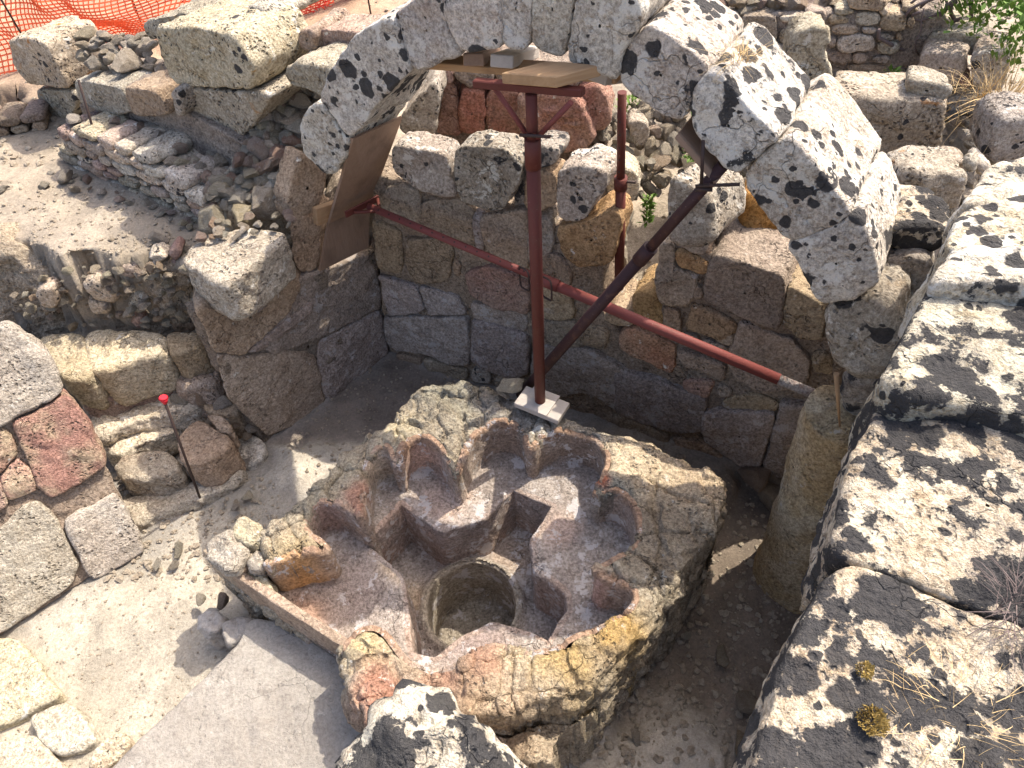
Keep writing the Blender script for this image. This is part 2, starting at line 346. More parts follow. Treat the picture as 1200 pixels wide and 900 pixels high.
def rock(p, size, mat='rubble', parent=None, name='stone', sub=3, sink=.3, flat=.6, rz=None, tilt=.35):
    o = link(name, rock_mesh(mat, sub, 6, flat), parent, (p[0], p[1], p[2] + size * flat * (1 - sink) * .8))
    s = size; o.scale = (s * random.uniform(.85, 1.2), s * random.uniform(.8, 1.1), s * random.uniform(.8, 1.15))
    o.rotation_euler = (random.uniform(-tilt, tilt), random.uniform(-tilt, tilt), random.uniform(0, 6.28) if rz is None else rz); return o
def tube(p0, p1, r, mat, parent, name, n=20, r1=None, caps=True):
    p0, p1 = np.asarray(p0, float), np.asarray(p1, float); d = p1 - p0; L = np.linalg.norm(d); d /= L
    a = np.cross(d, [0, 0, 1] if abs(d[2]) < .9 else [1, 0, 0]); a /= np.linalg.norm(a); b = np.cross(d, a); r1 = r if r1 is None else r1
    th = np.linspace(0, 2 * np.pi, n, endpoint=False); C = np.outer(np.cos(th), a) + np.outer(np.sin(th), b)
    V = np.vstack([p0 + C * r, p1 + C * r1]); Fc = [[i, (i + 1) % n, n + (i + 1) % n, n + i] for i in range(n)]
    if caps: Fc += [list(range(n))[::-1], list(range(n, 2 * n))]
    c = (p0 + p1) / 2; q = Vector(d).to_track_quat('Z', 'Y'); me = mesh_from(name, (V - c) @ np.array(q.to_matrix()), Fc, mat)
    me.polygons.foreach_set('use_smooth', np.array([len(p.vertices) == 4 for p in me.polygons]))
    o = link(name, me, parent, c); o.rotation_mode = 'QUATERNION'; o.rotation_quaternion = q; return o
def pipe(pts, r, mat, parent, name, n=8):
    P = np.asarray(pts, float); V = []; Fc = []
    for i, p in enumerate(P):
        d = P[min(i + 1, len(P) - 1)] - P[max(i - 1, 0)]; d /= np.linalg.norm(d); a = np.cross(d, [0.1, .2, 1]); a /= np.linalg.norm(a); b = np.cross(d, a)
        for k in range(n): t = 2 * math.pi * k / n; V.append(p + r * (math.cos(t) * a + math.sin(t) * b))
    for i in range(len(P) - 1):
        for k in range(n): Fc.append([i * n + k, i * n + (k + 1) % n, (i + 1) * n + (k + 1) % n, (i + 1) * n + k])
    Fc += [list(range(n))[::-1], [(len(P) - 1) * n + k for k in range(n)]]
    return put(name, V, Fc, mat, parent)
def beam(a, b, wv, tv, mat, parent, name, bev=.004):
    """box from centre a to centre b with half width vector wv and half thickness vector tv"""
    import bmesh
    a, b, wv, tv = [np.asarray(x, float) for x in (a, b, wv, tv)]
    V = [p + sx * wv + sy * tv for p in (a, b) for sx, sy in ((-1, -1), (1, -1), (1, 1), (-1, 1))]; c = (a + b) / 2
    d = (b - a) / np.linalg.norm(b - a); q = Vector(d).to_track_quat('Z', 'Y'); R = np.array(q.to_matrix())
    bm = bmesh.new(); vs = [bm.verts.new(((v - c) @ R)) for v in V]
    for f in ((0, 1, 2, 3), (7, 6, 5, 4), (0, 4, 5, 1), (1, 5, 6, 2), (2, 6, 7, 3), (3, 7, 4, 0)): bm.faces.new([vs[i] for i in f])
    bmesh.ops.recalc_face_normals(bm, faces=bm.faces); bmesh.ops.bevel(bm, geom=bm.edges[:], offset=bev, segments=1, affect='EDGES')
    me = bpy.data.meshes.new(name); bm.to_mesh(me); bm.free(); me.materials.append(M[mat])
    o = link(name, me, parent, c); o.rotation_mode = 'QUATERNION'; o.rotation_quaternion = q; return o
# polygon distance
def pdist(X, Y, poly):
    """signed distance, negative inside"""
    P = np.asarray(poly, float)[:, :2]; d = np.full(X.shape, 1e9); ins = np.zeros(X.shape, bool)
    for i in range(len(P)):
        a, b = P[i], P[(i + 1) % len(P)]; e = b - a; t = np.clip(((X - a[0]) * e[0] + (Y - a[1]) * e[1]) / max(e.dot(e), 1e-9), 0, 1)
        d = np.minimum(d, np.hypot(X - a[0] - t * e[0], Y - a[1] - t * e[1]))
        cnd = (a[1] > Y) != (b[1] > Y)
        with np.errstate(divide='ignore', invalid='ignore'): xi = (b[0] - a[0]) * (Y - a[1]) / (b[1] - a[1] if b[1] != a[1] else 1e-9) + a[0]
        ins ^= cnd & (X < xi)
    return np.where(ins, -d, d)
def sst(x, a, b): t = np.clip((x - a) / (b - a), 0, 1); return t * t * (3 - 2 * t)
# ------------------------------------------------------------------ planes of the ruin
PB = Plane((-.93, 3.96), (1.75, 2.58))          # back wall of the chamber
PL = Plane((-1.74, 3.17), (-.93, 3.96))         # left wall of the chamber
PA = Plane((-1.2, 3.72), (1.5, 2.0))            # arch front
# ------------------------------------------------------------------ ground
def build_ground():
    xs = np.concatenate([-np.geomspace(120, 5.3, 24), np.arange(-5.2, 5.2, .026), np.geomspace(5.3, 120, 24)])
    ys = np.concatenate([-np.geomspace(60, .8, 14), np.arange(-.7, 9.5, .026), np.geomspace(9.6, 200, 26)])
    X, Y = np.meshgrid(xs, ys); X1, Y1 = X.ravel(), Y.ravel(); P = np.stack([X1, Y1, X1 * 0], 1)
    wx = fbm(P, 5, 3, 3) * .05; wy = fbm(P, 5, 3, 8) * .05; Xw, Yw = X1 + wx, Y1 + wy
    z = 1.22 + .10 * sst(Y1, 5, 9) + 0.35 * sst(Y1, 9, 40) + fbm(P, .6, 3, 1) * .05 * sst(np.hypot(X1, Y1 - 3), 3, 6)
    z = z + .25 * sst(X1, .3, 2.5) * sst(Y1, 3.6, 4.6)
    col = np.tile(np.array([.80, .68, .53]), (len(z), 1))
    def lay(poly, zz, wd=.1, c=None, cw=.08):
        nonlocal z, col
        d = pdist(Xw, Yw, poly); k = 1 - sst(d, -wd, wd * .3); z = z * (1 - k) + (zz if np.isscalar(zz) else zz) * k
        if c is not None: kc = (1 - sst(d, -cw, cw))[:, None]; col = col * (1 - kc) + np.array(c) * kc
    # the excavated pit: chamber, trench, front
    pit = [at(-60, 280, 1.2), at(0, 284, 1.2), at(30, 292, 1.2), at(73, 318, 1.2), at(133, 318, 1.2), at(173, 302, 1.2), at(213, 294, 1.2), (-2.08, 3.74), (-1.92, 3.56), (-1.02, 4.32), (1.95, 2.80), (3.4, 2.0), (3.2, -3), (-6, -3), (-6, 3.5)]
    pit = [(p[0], p[1]) for p in pit]
    lay(pit, .0, .16, (.72, .66, .58))
    lay([at(*q, .62)[:2] for q in ((-80, 400), (40, 392), (133, 385), (232, 380), (236, 398), (130, 418), (-80, 430))], .60, .03, (.85, .70, .50))
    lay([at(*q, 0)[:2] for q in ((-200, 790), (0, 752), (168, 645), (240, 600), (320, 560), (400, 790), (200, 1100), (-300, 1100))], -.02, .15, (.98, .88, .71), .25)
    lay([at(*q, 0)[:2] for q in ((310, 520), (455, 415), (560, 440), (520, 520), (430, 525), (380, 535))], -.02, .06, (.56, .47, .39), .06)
    lay([at(*q, 0)[:2] for q in ((320, 520), (430, 515), (480, 560), (330, 570))], .06, .12, (1.25, 1.12, .92), .06)  # earth colour brightened where the sun patch through the arch falls
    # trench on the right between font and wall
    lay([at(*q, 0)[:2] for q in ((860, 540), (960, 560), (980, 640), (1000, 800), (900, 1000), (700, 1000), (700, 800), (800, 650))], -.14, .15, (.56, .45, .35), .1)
    lay([at(*q, 0)[:2] for q in ((660, 860), (800, 800), (870, 870), (880, 960), (600, 1000))], -.05, .15, (1.12, 1.0, .83), .1)  # sunlit floor below the font painted as brighter earth
    # passage behind the back wall
    a = PB.o
    pas = [at(*q, .7)[:2] for q in ((715, 470), (735, 380), (715, 300), (730, 250), (800, 230), (830, 300), (825, 420), (800, 480))]
    dd = np.maximum(0, (X1 - PB.o[0]) * PB.h[0] + (Y1 - PB.o[1]) * PB.h[1])
    z0_ = z.copy(); lay(pas, .62 + .42 * sst(dd, .2, 1.4), .06, (.98, .84, .66), .05); z = np.where(dd > .12, z, z0_)
    lay([at(*q, 1.4)[:2] for q in ((955, 178), (1000, 170), (1110, 185), (1140, 215), (1000, 235), (940, 220))], 1.36, .06, (.62, .52, .42), .05)
    # far left low dark cut by the fence side
    lay([at(*q, 1.0)[:2] for q in ((-60, 150), (40, 135), (66, 155), (62, 180), (-60, 205))], 1.0, .05, (.62, .52, .42), .05)
    z = z - .6 * (1 - sst(pdist(X1, Y1, [at(*q, .3)[:2] for q in ((420, 560), (500, 500), (720, 540), (800, 600), (700, 760), (560, 800), (420, 780), (360, 720))]), -.1, .0))
    kf = sst(Y1, 5.4, 7.0)[:, None] * (1 - sst(X1, -1.5, .5))[:, None]; col = col * (1 - kf) + np.array([.90, .62, .42]) * kf
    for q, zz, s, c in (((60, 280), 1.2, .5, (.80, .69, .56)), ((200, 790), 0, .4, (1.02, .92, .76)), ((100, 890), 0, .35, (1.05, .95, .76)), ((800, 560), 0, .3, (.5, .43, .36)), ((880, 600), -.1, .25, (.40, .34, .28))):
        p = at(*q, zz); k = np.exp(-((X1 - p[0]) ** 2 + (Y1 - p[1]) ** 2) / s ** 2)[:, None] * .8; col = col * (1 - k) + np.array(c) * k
    near = 1 - sst(np.hypot(X1, Y1 - 3), 5, 9)
    z = z + near * (fbm(P, 2.5, 3, 4) * .022 + fbm(P, 9, 4, 5) * .009 + fbm(P, 30, 2, 6) * .003 + np.abs(fbm(P, 6, 4, 15)) * -.010)
    col = col * (1 + .10 * fbm(P, 3, 4, 16) + .05 * fbm(P, 12, 3, 17))[:, None]
    V = np.stack([X1, Y1, z], 1); ny, nx = X.shape; i = np.arange(nx * ny).reshape(ny, nx)
    Fq = np.stack([i[:-1, :-1], i[:-1, 1:], i[1:, 1:], i[1:, :-1]], -1).reshape(-1, 4)
    Nn = vnormals(V, Fq)   # rough up the cut faces
    st = np.clip(1 - Nn[:, 2], 0, 1) * near; V = V + Nn * (st * (fbm(V, 6, 4, 31) * .10 + fbm(V, 24, 3, 32) * .03 - np.abs(fbm(V * np.array([1, 1, 2.2]), 10, 3, 33)) * .05))[:, None]
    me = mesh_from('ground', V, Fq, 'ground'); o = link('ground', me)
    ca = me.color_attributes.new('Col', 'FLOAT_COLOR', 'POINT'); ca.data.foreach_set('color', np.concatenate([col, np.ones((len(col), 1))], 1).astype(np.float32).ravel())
    tag(o, 'dry dusty excavated earth with a sunken pit and an upper terrace', kind='structure')
    gx, gy = xs, ys; Zg = V[:, 2].reshape(X.shape)
    def gz(x, y):
        ix = int(np.clip(np.searchsorted(gx, x) - 1, 0, nx - 2)); iy = int(np.clip(np.searchsorted(gy, y) - 1, 0, ny - 2)); return float(Zg[iy:iy + 2, ix:ix + 2].mean())
    return gz
gz = build_ground()
# ------------------------------------------------------------------ font (sunken cross-shaped basin)
RZ = .72; BZ = .42; DZ = .03; WZ = -.40
def fp(qs, z): return np.array([at(x, y, z)[:2] for x, y in qs])
def build_font():
    outer = np.vstack([fp([(452, 497), (470, 478), (492, 450), (520, 440), (560, 448), (610, 466), (660, 482), (705, 492), (750, 508), (800, 528), (850, 552), (855, 570), (838, 615), (805, 672), (770, 725), (742, 752), (700, 800), (640, 822), (590, 835), (520, 842), (450, 850), (412, 830), (398, 790), (394, 766)], RZ),
        fp([(388, 758), (330, 716), (275, 678), (248, 655), (262, 634), (290, 618)], .5), fp([(306, 618), (330, 590), (358, 562), (385, 545), (398, 522), (425, 505)], RZ)])
    cseg = [(311, 654, 1), (345, 642, 1), (378, 638, 1), (362, 625, 1), (349, 611, 0), (356, 592, 0), (372, 580, 0), (390, 580, 0), (408, 590, 0), (424, 604, 1), (420, 575, 0), (422, 540, 0), (433, 524, 0), (448, 518, 0), (459, 524, 0), (464, 540, 1), (466, 525, 0), (478, 513, 0), (496, 509, 0), (513, 517, 0), (525, 532, 0), (534, 553, 1), (541, 528, 0), (552, 508, 0), (570, 494, 0), (590, 489, 0), (608, 493, 0), (617, 503, 0), (622, 520, 1), (632, 507, 0), (655, 501, 0), (684, 502, 0), (704, 511, 0), (716, 528, 0), (714, 548, 0), (697, 575, 1), (712, 567, 0), (732, 572, 0), (748, 590, 0), (755, 615, 0), (750, 638, 0), (722, 656, 1), (700, 664, 1), (708, 676, 0), (728, 680, 0), (746, 690, 0), (748, 705, 0), (735, 720, 0), (700, 737, 1), (660, 754, 1), (620, 766, 0), (600, 758, 1), (575, 756, 0), (558, 765, 0), (538, 777, 0), (487, 780, 0), (466, 767, 0), (450, 740, 0), (434, 736, 0), (412, 748, 0), (399, 762, 1)]
    cs = [(at(a_, b_, RZ)[0], at(a_, b_, RZ)[1], c_) for a_, b_, c_ in cseg] + [(at(a_, b_, .5)[0], at(a_, b_, .5)[1], 1) for a_, b_ in ((386, 752), (330, 710), (276, 671), (256, 654), (268, 640), (300, 645))]
    for _ in range(2):
        nw = []
        for i in range(len(cs)):
            p_, q_, r_ = cs[i - 1], cs[i], cs[(i + 1) % len(cs)]
            if q_[2]: nw.append(q_)
            else: nw += [(q_[0] * .75 + p_[0] * .25, q_[1] * .75 + p_[1] * .25, 0), (q_[0] * .75 + r_[0] * .25, q_[1] * .75 + r_[1] * .25, 0)]
        cs = nw
    cav = np.array([(c_[0], c_[1]) for c_ in cs])
    deep = fp([(421, 637), (471, 587), (519, 619), (566, 604), (600, 569), (654, 592), (627, 633), (631, 668), (668, 690), (672, 715), (645, 757), (612, 742), (577, 734), (545, 750), (510, 776), (478, 768), (474, 724), (468, 682), (455, 664)], BZ)
    wc = at(553, 712, DZ)[:2]; wr = .275
    st = .0085
    lo = outer.min(0) - .12; hi = outer.max(0) + .12
    xs = np.arange(lo[0], hi[0], st); ys = np.arange(lo[1], hi[1], st); X, Y = np.meshgrid(xs, ys); x, y = X.ravel(), Y.ravel(); P = np.stack([x, y, 0 * x], 1)
    def wobble(poly, amp, fr, sd, stp=.03):
        Q = np.vstack([poly, poly[:1]]); per = np.concatenate([[0], np.cumsum(np.linalg.norm(np.diff(Q, axis=0), axis=1))]); t = np.linspace(0, per[-1], int(per[-1] / stp), endpoint=False)
        R = np.stack([np.interp(t, per, Q[:, k]) for k in (0, 1)], 1); R = (np.roll(R, 1, 0) + R * 4 + np.roll(R, -1, 0)) / 6
        n3 = np.column_stack([R, R[:, 0] * 0]); return R + np.stack([fbm(n3, fr, 3, sd), fbm(n3, fr, 3, sd + 7)], 1) * amp
    wx = fbm(P, 9, 3, 60) * .012; wy = fbm(P, 9, 3, 66) * .012
    outer = wobble(outer, .022, 6, 60); cav = wobble(cav, .007, 9, 61, .018); deep = wobble(deep, .005, 9, 62, .018)
    do = pdist(x, y, outer); dc = pdist(x, y, cav); dd = pdist(x, y, deep); dw = np.hypot(x - wc[0], y - wc[1]) - wr
    rim = RZ + fbm(P, 2.2, 3, 50) * .025 + fbm(P, 9, 4, 51) * .014
    # broken, lower stretches and lumps of the rim, each where it stands
    def blob(q, zz, s): p = at(*q, zz); return np.exp(-((x - p[0]) ** 2 + (y - p[1]) ** 2) / s ** 2)
    back = np.clip(blob((540, 455), RZ, .22) + blob((500, 475), RZ, .18) + blob((590, 470), RZ, .15), 0, 1)
    f1, f2, cid = worley(x + wx, y + wy, 7.0, 5); crk = np.exp(-((f2 - f1) / .10) ** 2); cellw = np.clip(1 - blob((770, 550), RZ, .25) * 1.2, .15, 1)
    rim += (cid * .014 - crk * .022) * cellw - np.abs(fbm(P, 16, 3, 53)) * .012
    rim += back * (.03 + fbm(P, 6, 4, 52) * .05)
    rim -= .05 * blob((700, 500), RZ, .2)
    rim += .05 * blob((430, 765), RZ, .10) - .04 * blob((520, 800), RZ, .12)
    rim -= .07 * blob((370, 540), RZ, .25) + .03 * blob((325, 640), RZ, .15)
    rim += .03 * blob((650, 790), RZ, .16)
    low = np.vstack([fp([(235, 640), (300, 600), (308, 640)], .5), fp([(311, 655)], RZ), fp([(350, 690), (415, 765), (380, 775), (230, 690)], .5)])
    kl_ = 1 - sst(pdist(x, y, low), -.02, .03); rim = rim * (1 - kl_) + (BZ - .02) * kl_
    # crack joints in the rim
    for a_, b_ in (((540, 480), (548, 520)), ((468, 480), (462, 520)), ((600, 760), (605, 840)), ((760, 560), (830, 590)), ((735, 640), (800, 690)), ((330, 600), (350, 640)), ((770, 560), (775, 700)), ((640, 480), (645, 500))):
        pa, pb = at(*a_, RZ)[:2], at(*b_, RZ)[:2]; e = pb - pa; t = np.clip(((x - pa[0]) * e[0] + (y - pa[1]) * e[1]) / e.dot(e), 0, 1)
        dcr = np.hypot(x + wx - pa[0] - t * e[0], y + wy - pa[1] - t * e[1]); rim -= .035 * np.exp(-(dcr / .010) ** 2)
    rim -= .05 * np.exp(-np.clip(-do, 0, 1) / .03) + .015 * np.exp(-np.clip(dc, 0, 1) / .012)
    bench = BZ + fbm(P, 3, 3, 55) * .012 + fbm(P, 14, 3, 56) * .005 - .008 * np.exp(-np.clip(dd, 0, 1) / .008)
    bench = bench - .12 * blob((380, 720), BZ, .25)
    floor = DZ + fbm(P, 4, 3, 57) * .012 + fbm(P, 20, 3, 57) * .004
    floor = floor + .05 * np.exp(-np.clip(dw, 0, 1) ** 2 / .0012)
    well = WZ + fbm(P, 6, 3, 58) * .01
    kc = 1 - sst(dc, -.024, -.011); kd = 1 - sst(dd, -.026, -.012); kw = 1 - sst(dw, -.022, -.010)
    inner = bench * (1 - kd) + floor * kd; inner = inner * (1 - kw) + well * kw
    z = rim * (1 - kc) + inner * kc
    ko = sst(do, -.010, .010); z = z * (1 - ko) - .35 * ko
    # projecting footing of rough masonry at the front
    led = fp([(535, 838), (600, 828), (700, 782), (742, 760), (720, 800), (650, 895), (560, 900), (480, 870)], .5)
    dl = pdist(x + wx * 2, y + wy * 2, led); kl = (1 - sst(dl, -.03, .02)) * ko; z = z * (1 - kl) + (.44 + fbm(P, 7, 4, 59) * .05) * kl
    V = np.stack([x, y, z], 1); ny, nx = X.shape; i = np.arange(nx * ny).reshape(ny, nx)
    Fq = np.stack([i[:-1, :-1], i[:-1, 1:], i[1:, 1:], i[1:, :-1]], -1).reshape(-1, 4)
    N = vnormals(V, Fq); steep = np.clip(1.2 - N[:, 2], 0, 1); inn = np.clip(kc, 0, 1)
    dsp = fbm(V, 7, 4, 80) * .030 * (1 - inn * .75) + fbm(V, 30, 3, 81) * .006 * (1 - inn * .4)
    # layered coursing on the outer faces
    dsp += (ko + 0) * (1 - inn) * np.clip(fbm(V * np.array([1, 1, 5.0]), 5, 3, 82), -1, 1) * .02
    V = V + N * (dsp * steep)[:, None]
    # stone colours, set by where each kind of stone lies, plus painted sun patches
    col = np.tile(np.array([.80, .72, .60]), (len(x), 1))
    def paint(q, zz, s, c, k=1.0, mask=1.0):
        nonlocal col
        b = (np.clip(blob(q, zz, s) * 1.5 * (1 + .5 * fbm(V, 12, 3, int(q[0]))) - .1, 0, 1) * k * mask)[:, None]; col = col * (1 - b) + np.array(c) * b
    out = (1 - inn)
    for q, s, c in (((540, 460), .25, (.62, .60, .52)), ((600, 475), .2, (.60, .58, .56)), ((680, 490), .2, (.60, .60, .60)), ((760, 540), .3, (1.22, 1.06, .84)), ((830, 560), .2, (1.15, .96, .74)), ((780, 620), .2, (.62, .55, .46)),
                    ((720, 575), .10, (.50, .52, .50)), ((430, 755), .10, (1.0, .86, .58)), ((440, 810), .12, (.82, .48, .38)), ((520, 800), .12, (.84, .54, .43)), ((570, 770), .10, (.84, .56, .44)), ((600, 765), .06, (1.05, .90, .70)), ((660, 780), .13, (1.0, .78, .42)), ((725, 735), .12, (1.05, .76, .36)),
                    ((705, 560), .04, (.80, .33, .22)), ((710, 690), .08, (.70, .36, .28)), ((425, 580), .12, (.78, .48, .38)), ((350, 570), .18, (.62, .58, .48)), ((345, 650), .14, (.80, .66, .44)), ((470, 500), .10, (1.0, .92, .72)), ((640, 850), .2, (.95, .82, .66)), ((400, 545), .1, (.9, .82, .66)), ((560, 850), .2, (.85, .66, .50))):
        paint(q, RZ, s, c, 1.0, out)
    # niche walls: pink plaster inside the rim; upper left niche brightened as sunlit
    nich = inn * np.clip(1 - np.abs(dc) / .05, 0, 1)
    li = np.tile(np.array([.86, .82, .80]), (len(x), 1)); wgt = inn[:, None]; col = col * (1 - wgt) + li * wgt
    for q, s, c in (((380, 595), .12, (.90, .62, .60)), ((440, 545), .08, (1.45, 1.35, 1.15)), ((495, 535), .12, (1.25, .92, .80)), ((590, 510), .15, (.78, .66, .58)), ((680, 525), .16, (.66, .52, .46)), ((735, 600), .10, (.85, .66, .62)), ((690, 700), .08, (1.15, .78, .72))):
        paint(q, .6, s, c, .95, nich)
    for q, zz, s, c in (((520, 590), BZ, .14, (1.25, 1.02, .90)), ((655, 620), BZ, .10, (1.25, 1.05, .96)), ((395, 690), BZ, .22, (.88, .80, .78)), ((480, 700), DZ, .10, (1.40, 1.24, 1.0)), ((350, 715), .4, .12, (.95, .70, .58)), ((600, 650), DZ, .12, (.90, .78, .68)), ((560, 760), BZ, .15, (.82, .72, .72))):  # sun patches on step tops and beside the well painted brighter; rest plaster tones
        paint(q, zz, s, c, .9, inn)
    kwm = (1 - sst(dw, -.01, .03))[:, None]; col = col * (1 - kwm) + np.array([.80, .77, .68]) * kwm
    cc = np.concatenate([col, np.ones((len(col), 1))], 1).astype(np.float32)
    # split into parts
    fc = Fq[:, 0]; keep = do[fc] < .0
    keep |= (dl[fc] < .05)
    reg = np.zeros(len(Fq), int); reg[dc[fc] < -.012] = 1; reg[dd[fc] < -.014] = 2; reg[dw[fc] < -.012] = 3
    gxs, gys = xs, ys; Hh = [rim.reshape(X.shape), inner.reshape(X.shape), (bench * 1.0).reshape(X.shape), floor.reshape(X.shape)]; Cg = col.reshape(X.shape + (3,))
    def samp(A, q): ix = np.clip(np.searchsorted(gxs, q[:, 0]), 0, nx - 1); iy = np.clip(np.searchsorted(gys, q[:, 1]), 0, ny - 1); return A[iy, ix]
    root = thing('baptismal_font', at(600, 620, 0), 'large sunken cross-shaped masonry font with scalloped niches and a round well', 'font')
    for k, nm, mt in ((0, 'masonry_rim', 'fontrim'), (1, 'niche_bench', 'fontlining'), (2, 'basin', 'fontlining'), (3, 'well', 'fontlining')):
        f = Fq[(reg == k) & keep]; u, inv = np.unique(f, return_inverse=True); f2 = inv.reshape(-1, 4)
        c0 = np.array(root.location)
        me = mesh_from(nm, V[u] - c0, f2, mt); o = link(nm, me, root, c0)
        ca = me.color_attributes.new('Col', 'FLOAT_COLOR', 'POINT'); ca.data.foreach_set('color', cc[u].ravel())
    c0 = np.array(root.location)
    def skirt(poly, ztop, zbot, mat, nm, amp, fine, out, layer, seed, incol, rnd=.02, rowh=.012, step=.011, batter=0.0, fwd=.006):
        area = np.sum(poly[:, 0] * np.roll(poly[:, 1], -1) - np.roll(poly[:, 0], -1) * poly[:, 1]); 
        if area < 0: poly = poly[::-1]
        Q = np.vstack([poly, poly[:1]]); per = np.concatenate([[0], np.cumsum(np.linalg.norm(np.diff(Q, axis=0), axis=1))]); n = int(per[-1] / step); t = np.linspace(0, per[-1], n, endpoint=False)
        R = np.stack([np.interp(t, per, Q[:, k]) for k in (0, 1)], 1); tg = np.roll(R, -2, 0) - np.roll(R, 2, 0); tg /= np.linalg.norm(tg, axis=1, keepdims=True); nn = np.stack([tg[:, 1], -tg[:, 0]], 1) * out
        zt = samp(ztop, R - nn * .015) if not np.isscalar(ztop) else np.full(n, ztop); zb = samp(zbot, R + nn * .02) if not np.isscalar(zbot) else np.full(n, zbot)
        m = int(max(6, (zt.mean() - zb.mean()) / rowh)); VV = []
        m += 2
        for k in range(m + 1):
            if k < 2: VV.append(np.column_stack([R + nn * ((-.008, fwd - rnd * 1.3 - .003)[k] if fwd > .01 else fwd - rnd * 1.3 - .001), zt - (.004, .003)[k]])); continue
            f = (k - 2) / (m - 2); zz = zt - .004 + (zb - .02 - zt) * f; dtop = np.abs(zt - zz); inset = rnd * np.exp(-dtop / (rnd * .7)) * 1.3
            VV.append(np.column_stack([R + nn * (fwd - inset + batter * f)[:, None], zz]))
        VV = np.concatenate(VV); n3 = np.tile(np.column_stack([nn, nn[:, 0] * 0]), (m + 1, 1))
        rr = np.repeat(np.arange(m + 1), n); fade = np.clip((rr - 2) / 2.0, 0, 1)
        dd_ = fbm(VV, 7, 4, seed) * amp + fbm(VV, 34, 3, seed + 3) * fine + np.clip(fbm(VV * np.array([1, 1, 6.0]) + 5, 4, 3, seed + 6), -1, 1) * layer
        if layer > .01:
            ss = np.tile(t, m + 1); w1, w2, wi = worley(ss + fbm(VV, 8, 2, 3) * .02, VV[:, 2] * 1.5 + fbm(VV, 8, 2, 4) * .02, 7.5, 11); dd_ = dd_ + wi * .012 - np.exp(-((w2 - w1) / .12) ** 2) * .022 - np.abs(fbm(VV, 22, 3, 44)) * .010
        VV = VV + n3 * (dd_ * fade)[:, None]
        i = np.arange(n); j = (i + 1) % n; FF = np.concatenate([np.stack([k * n + i, (k + 1) * n + i, (k + 1) * n + j, k * n + j], 1) for k in range(m)])
        if out < 0: FF = FF[:, ::-1]
        me = mesh_from(nm, VV - c0, FF, mat); o = link(nm, me, root, c0)
        cl = incol(VV, R, nn, n, m); ca = me.color_attributes.new('Col', 'FLOAT_COLOR', 'POINT'); ca.data.foreach_set('color', np.column_stack([cl, np.ones(len(cl))]).astype(np.float32).ravel()); return o
    def c_out(VV, R, nn, n, m):
        c = np.tile(samp(Cg, R - nn * .03), (m + 1, 1)); f = np.repeat(np.arange(m + 1) / m, n)[:, None]; f = np.clip(f * 2.2 + fbm(VV, 5, 3, 9)[:, None] * .3, 0, 1); return c * (1 - f) + np.array([.72, .64, .54]) * f
    def c_niche(VV, R, nn, n, m):
        c = np.tile(np.array([.90, .80, .73]), (len(VV), 1))
        for q, s_, cc_ in (((380, 595), .14, (.92, .72, .68)), ((440, 545), .09, (1.5, 1.38, 1.18)), ((495, 535), .12, (1.3, .95, .82)), ((590, 510), .17, (.80, .68, .60)), ((680, 525), .17, (.66, .56, .50)), ((735, 600), .12, (.82, .70, .65)), ((690, 700), .09, (1.2, .80, .74)), ((600, 760), .2, (.80, .66, .60)), ((350, 662), .13, (1.25, .82, .42))):  # plaster tones by niche; sunlight on the upper left one painted in
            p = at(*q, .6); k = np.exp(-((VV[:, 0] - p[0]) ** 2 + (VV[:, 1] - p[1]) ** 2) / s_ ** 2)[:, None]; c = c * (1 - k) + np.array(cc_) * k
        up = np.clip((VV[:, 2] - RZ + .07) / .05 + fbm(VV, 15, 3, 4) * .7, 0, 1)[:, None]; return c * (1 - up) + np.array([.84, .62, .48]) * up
    def c_bas(VV, R, nn, n, m):
        k = np.clip(.5 + fbm(VV, 4, 3, 77), 0, 1)[:, None]; return np.array([.80, .74, .72]) * (1 - k) + np.array([.98, .80, .72]) * k
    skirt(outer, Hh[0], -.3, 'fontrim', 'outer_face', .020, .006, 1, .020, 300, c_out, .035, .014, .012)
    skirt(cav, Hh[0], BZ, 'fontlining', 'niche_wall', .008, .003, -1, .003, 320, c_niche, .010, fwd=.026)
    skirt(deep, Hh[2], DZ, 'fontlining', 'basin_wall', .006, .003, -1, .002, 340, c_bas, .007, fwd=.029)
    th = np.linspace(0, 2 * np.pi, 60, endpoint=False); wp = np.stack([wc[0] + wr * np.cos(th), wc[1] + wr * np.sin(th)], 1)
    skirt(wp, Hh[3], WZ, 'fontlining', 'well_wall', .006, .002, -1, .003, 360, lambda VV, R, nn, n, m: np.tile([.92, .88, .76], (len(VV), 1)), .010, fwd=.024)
    return root
font = build_font()
# ------------------------------------------------------------------ generic wall of stones
def wall_stones(parent, plane, items, depth=.3, skew=0.0, mat='wall', rough=.012, rad=.014, res=.022, jit=.010, name='stone_block', sh=.35):
    for it in items:
        if isinstance(it, tuple): qs, mt, dp, off = (it + (None,) * 4)[:4]
        else: qs, mt, dp, off = it, None, None, None
        off = (RNG.uniform(-jit, jit) if off is None else off)
        P = plane.poly(shrink(qs, sh), off); stone(P, plane.h * (dp or depth) + plane.D * (skew if (dp or depth) < .36 else 0), mt or mat, parent, name, res, rough, rad)
def core(parent, plane, qs, off=.03, depth=.3, mat='mortar', name='mortar_core', rough=.014):
    P = plane.poly(qs, off); return stone(P, plane.h * depth, mat, parent, name, .03, rough, .02, 1)
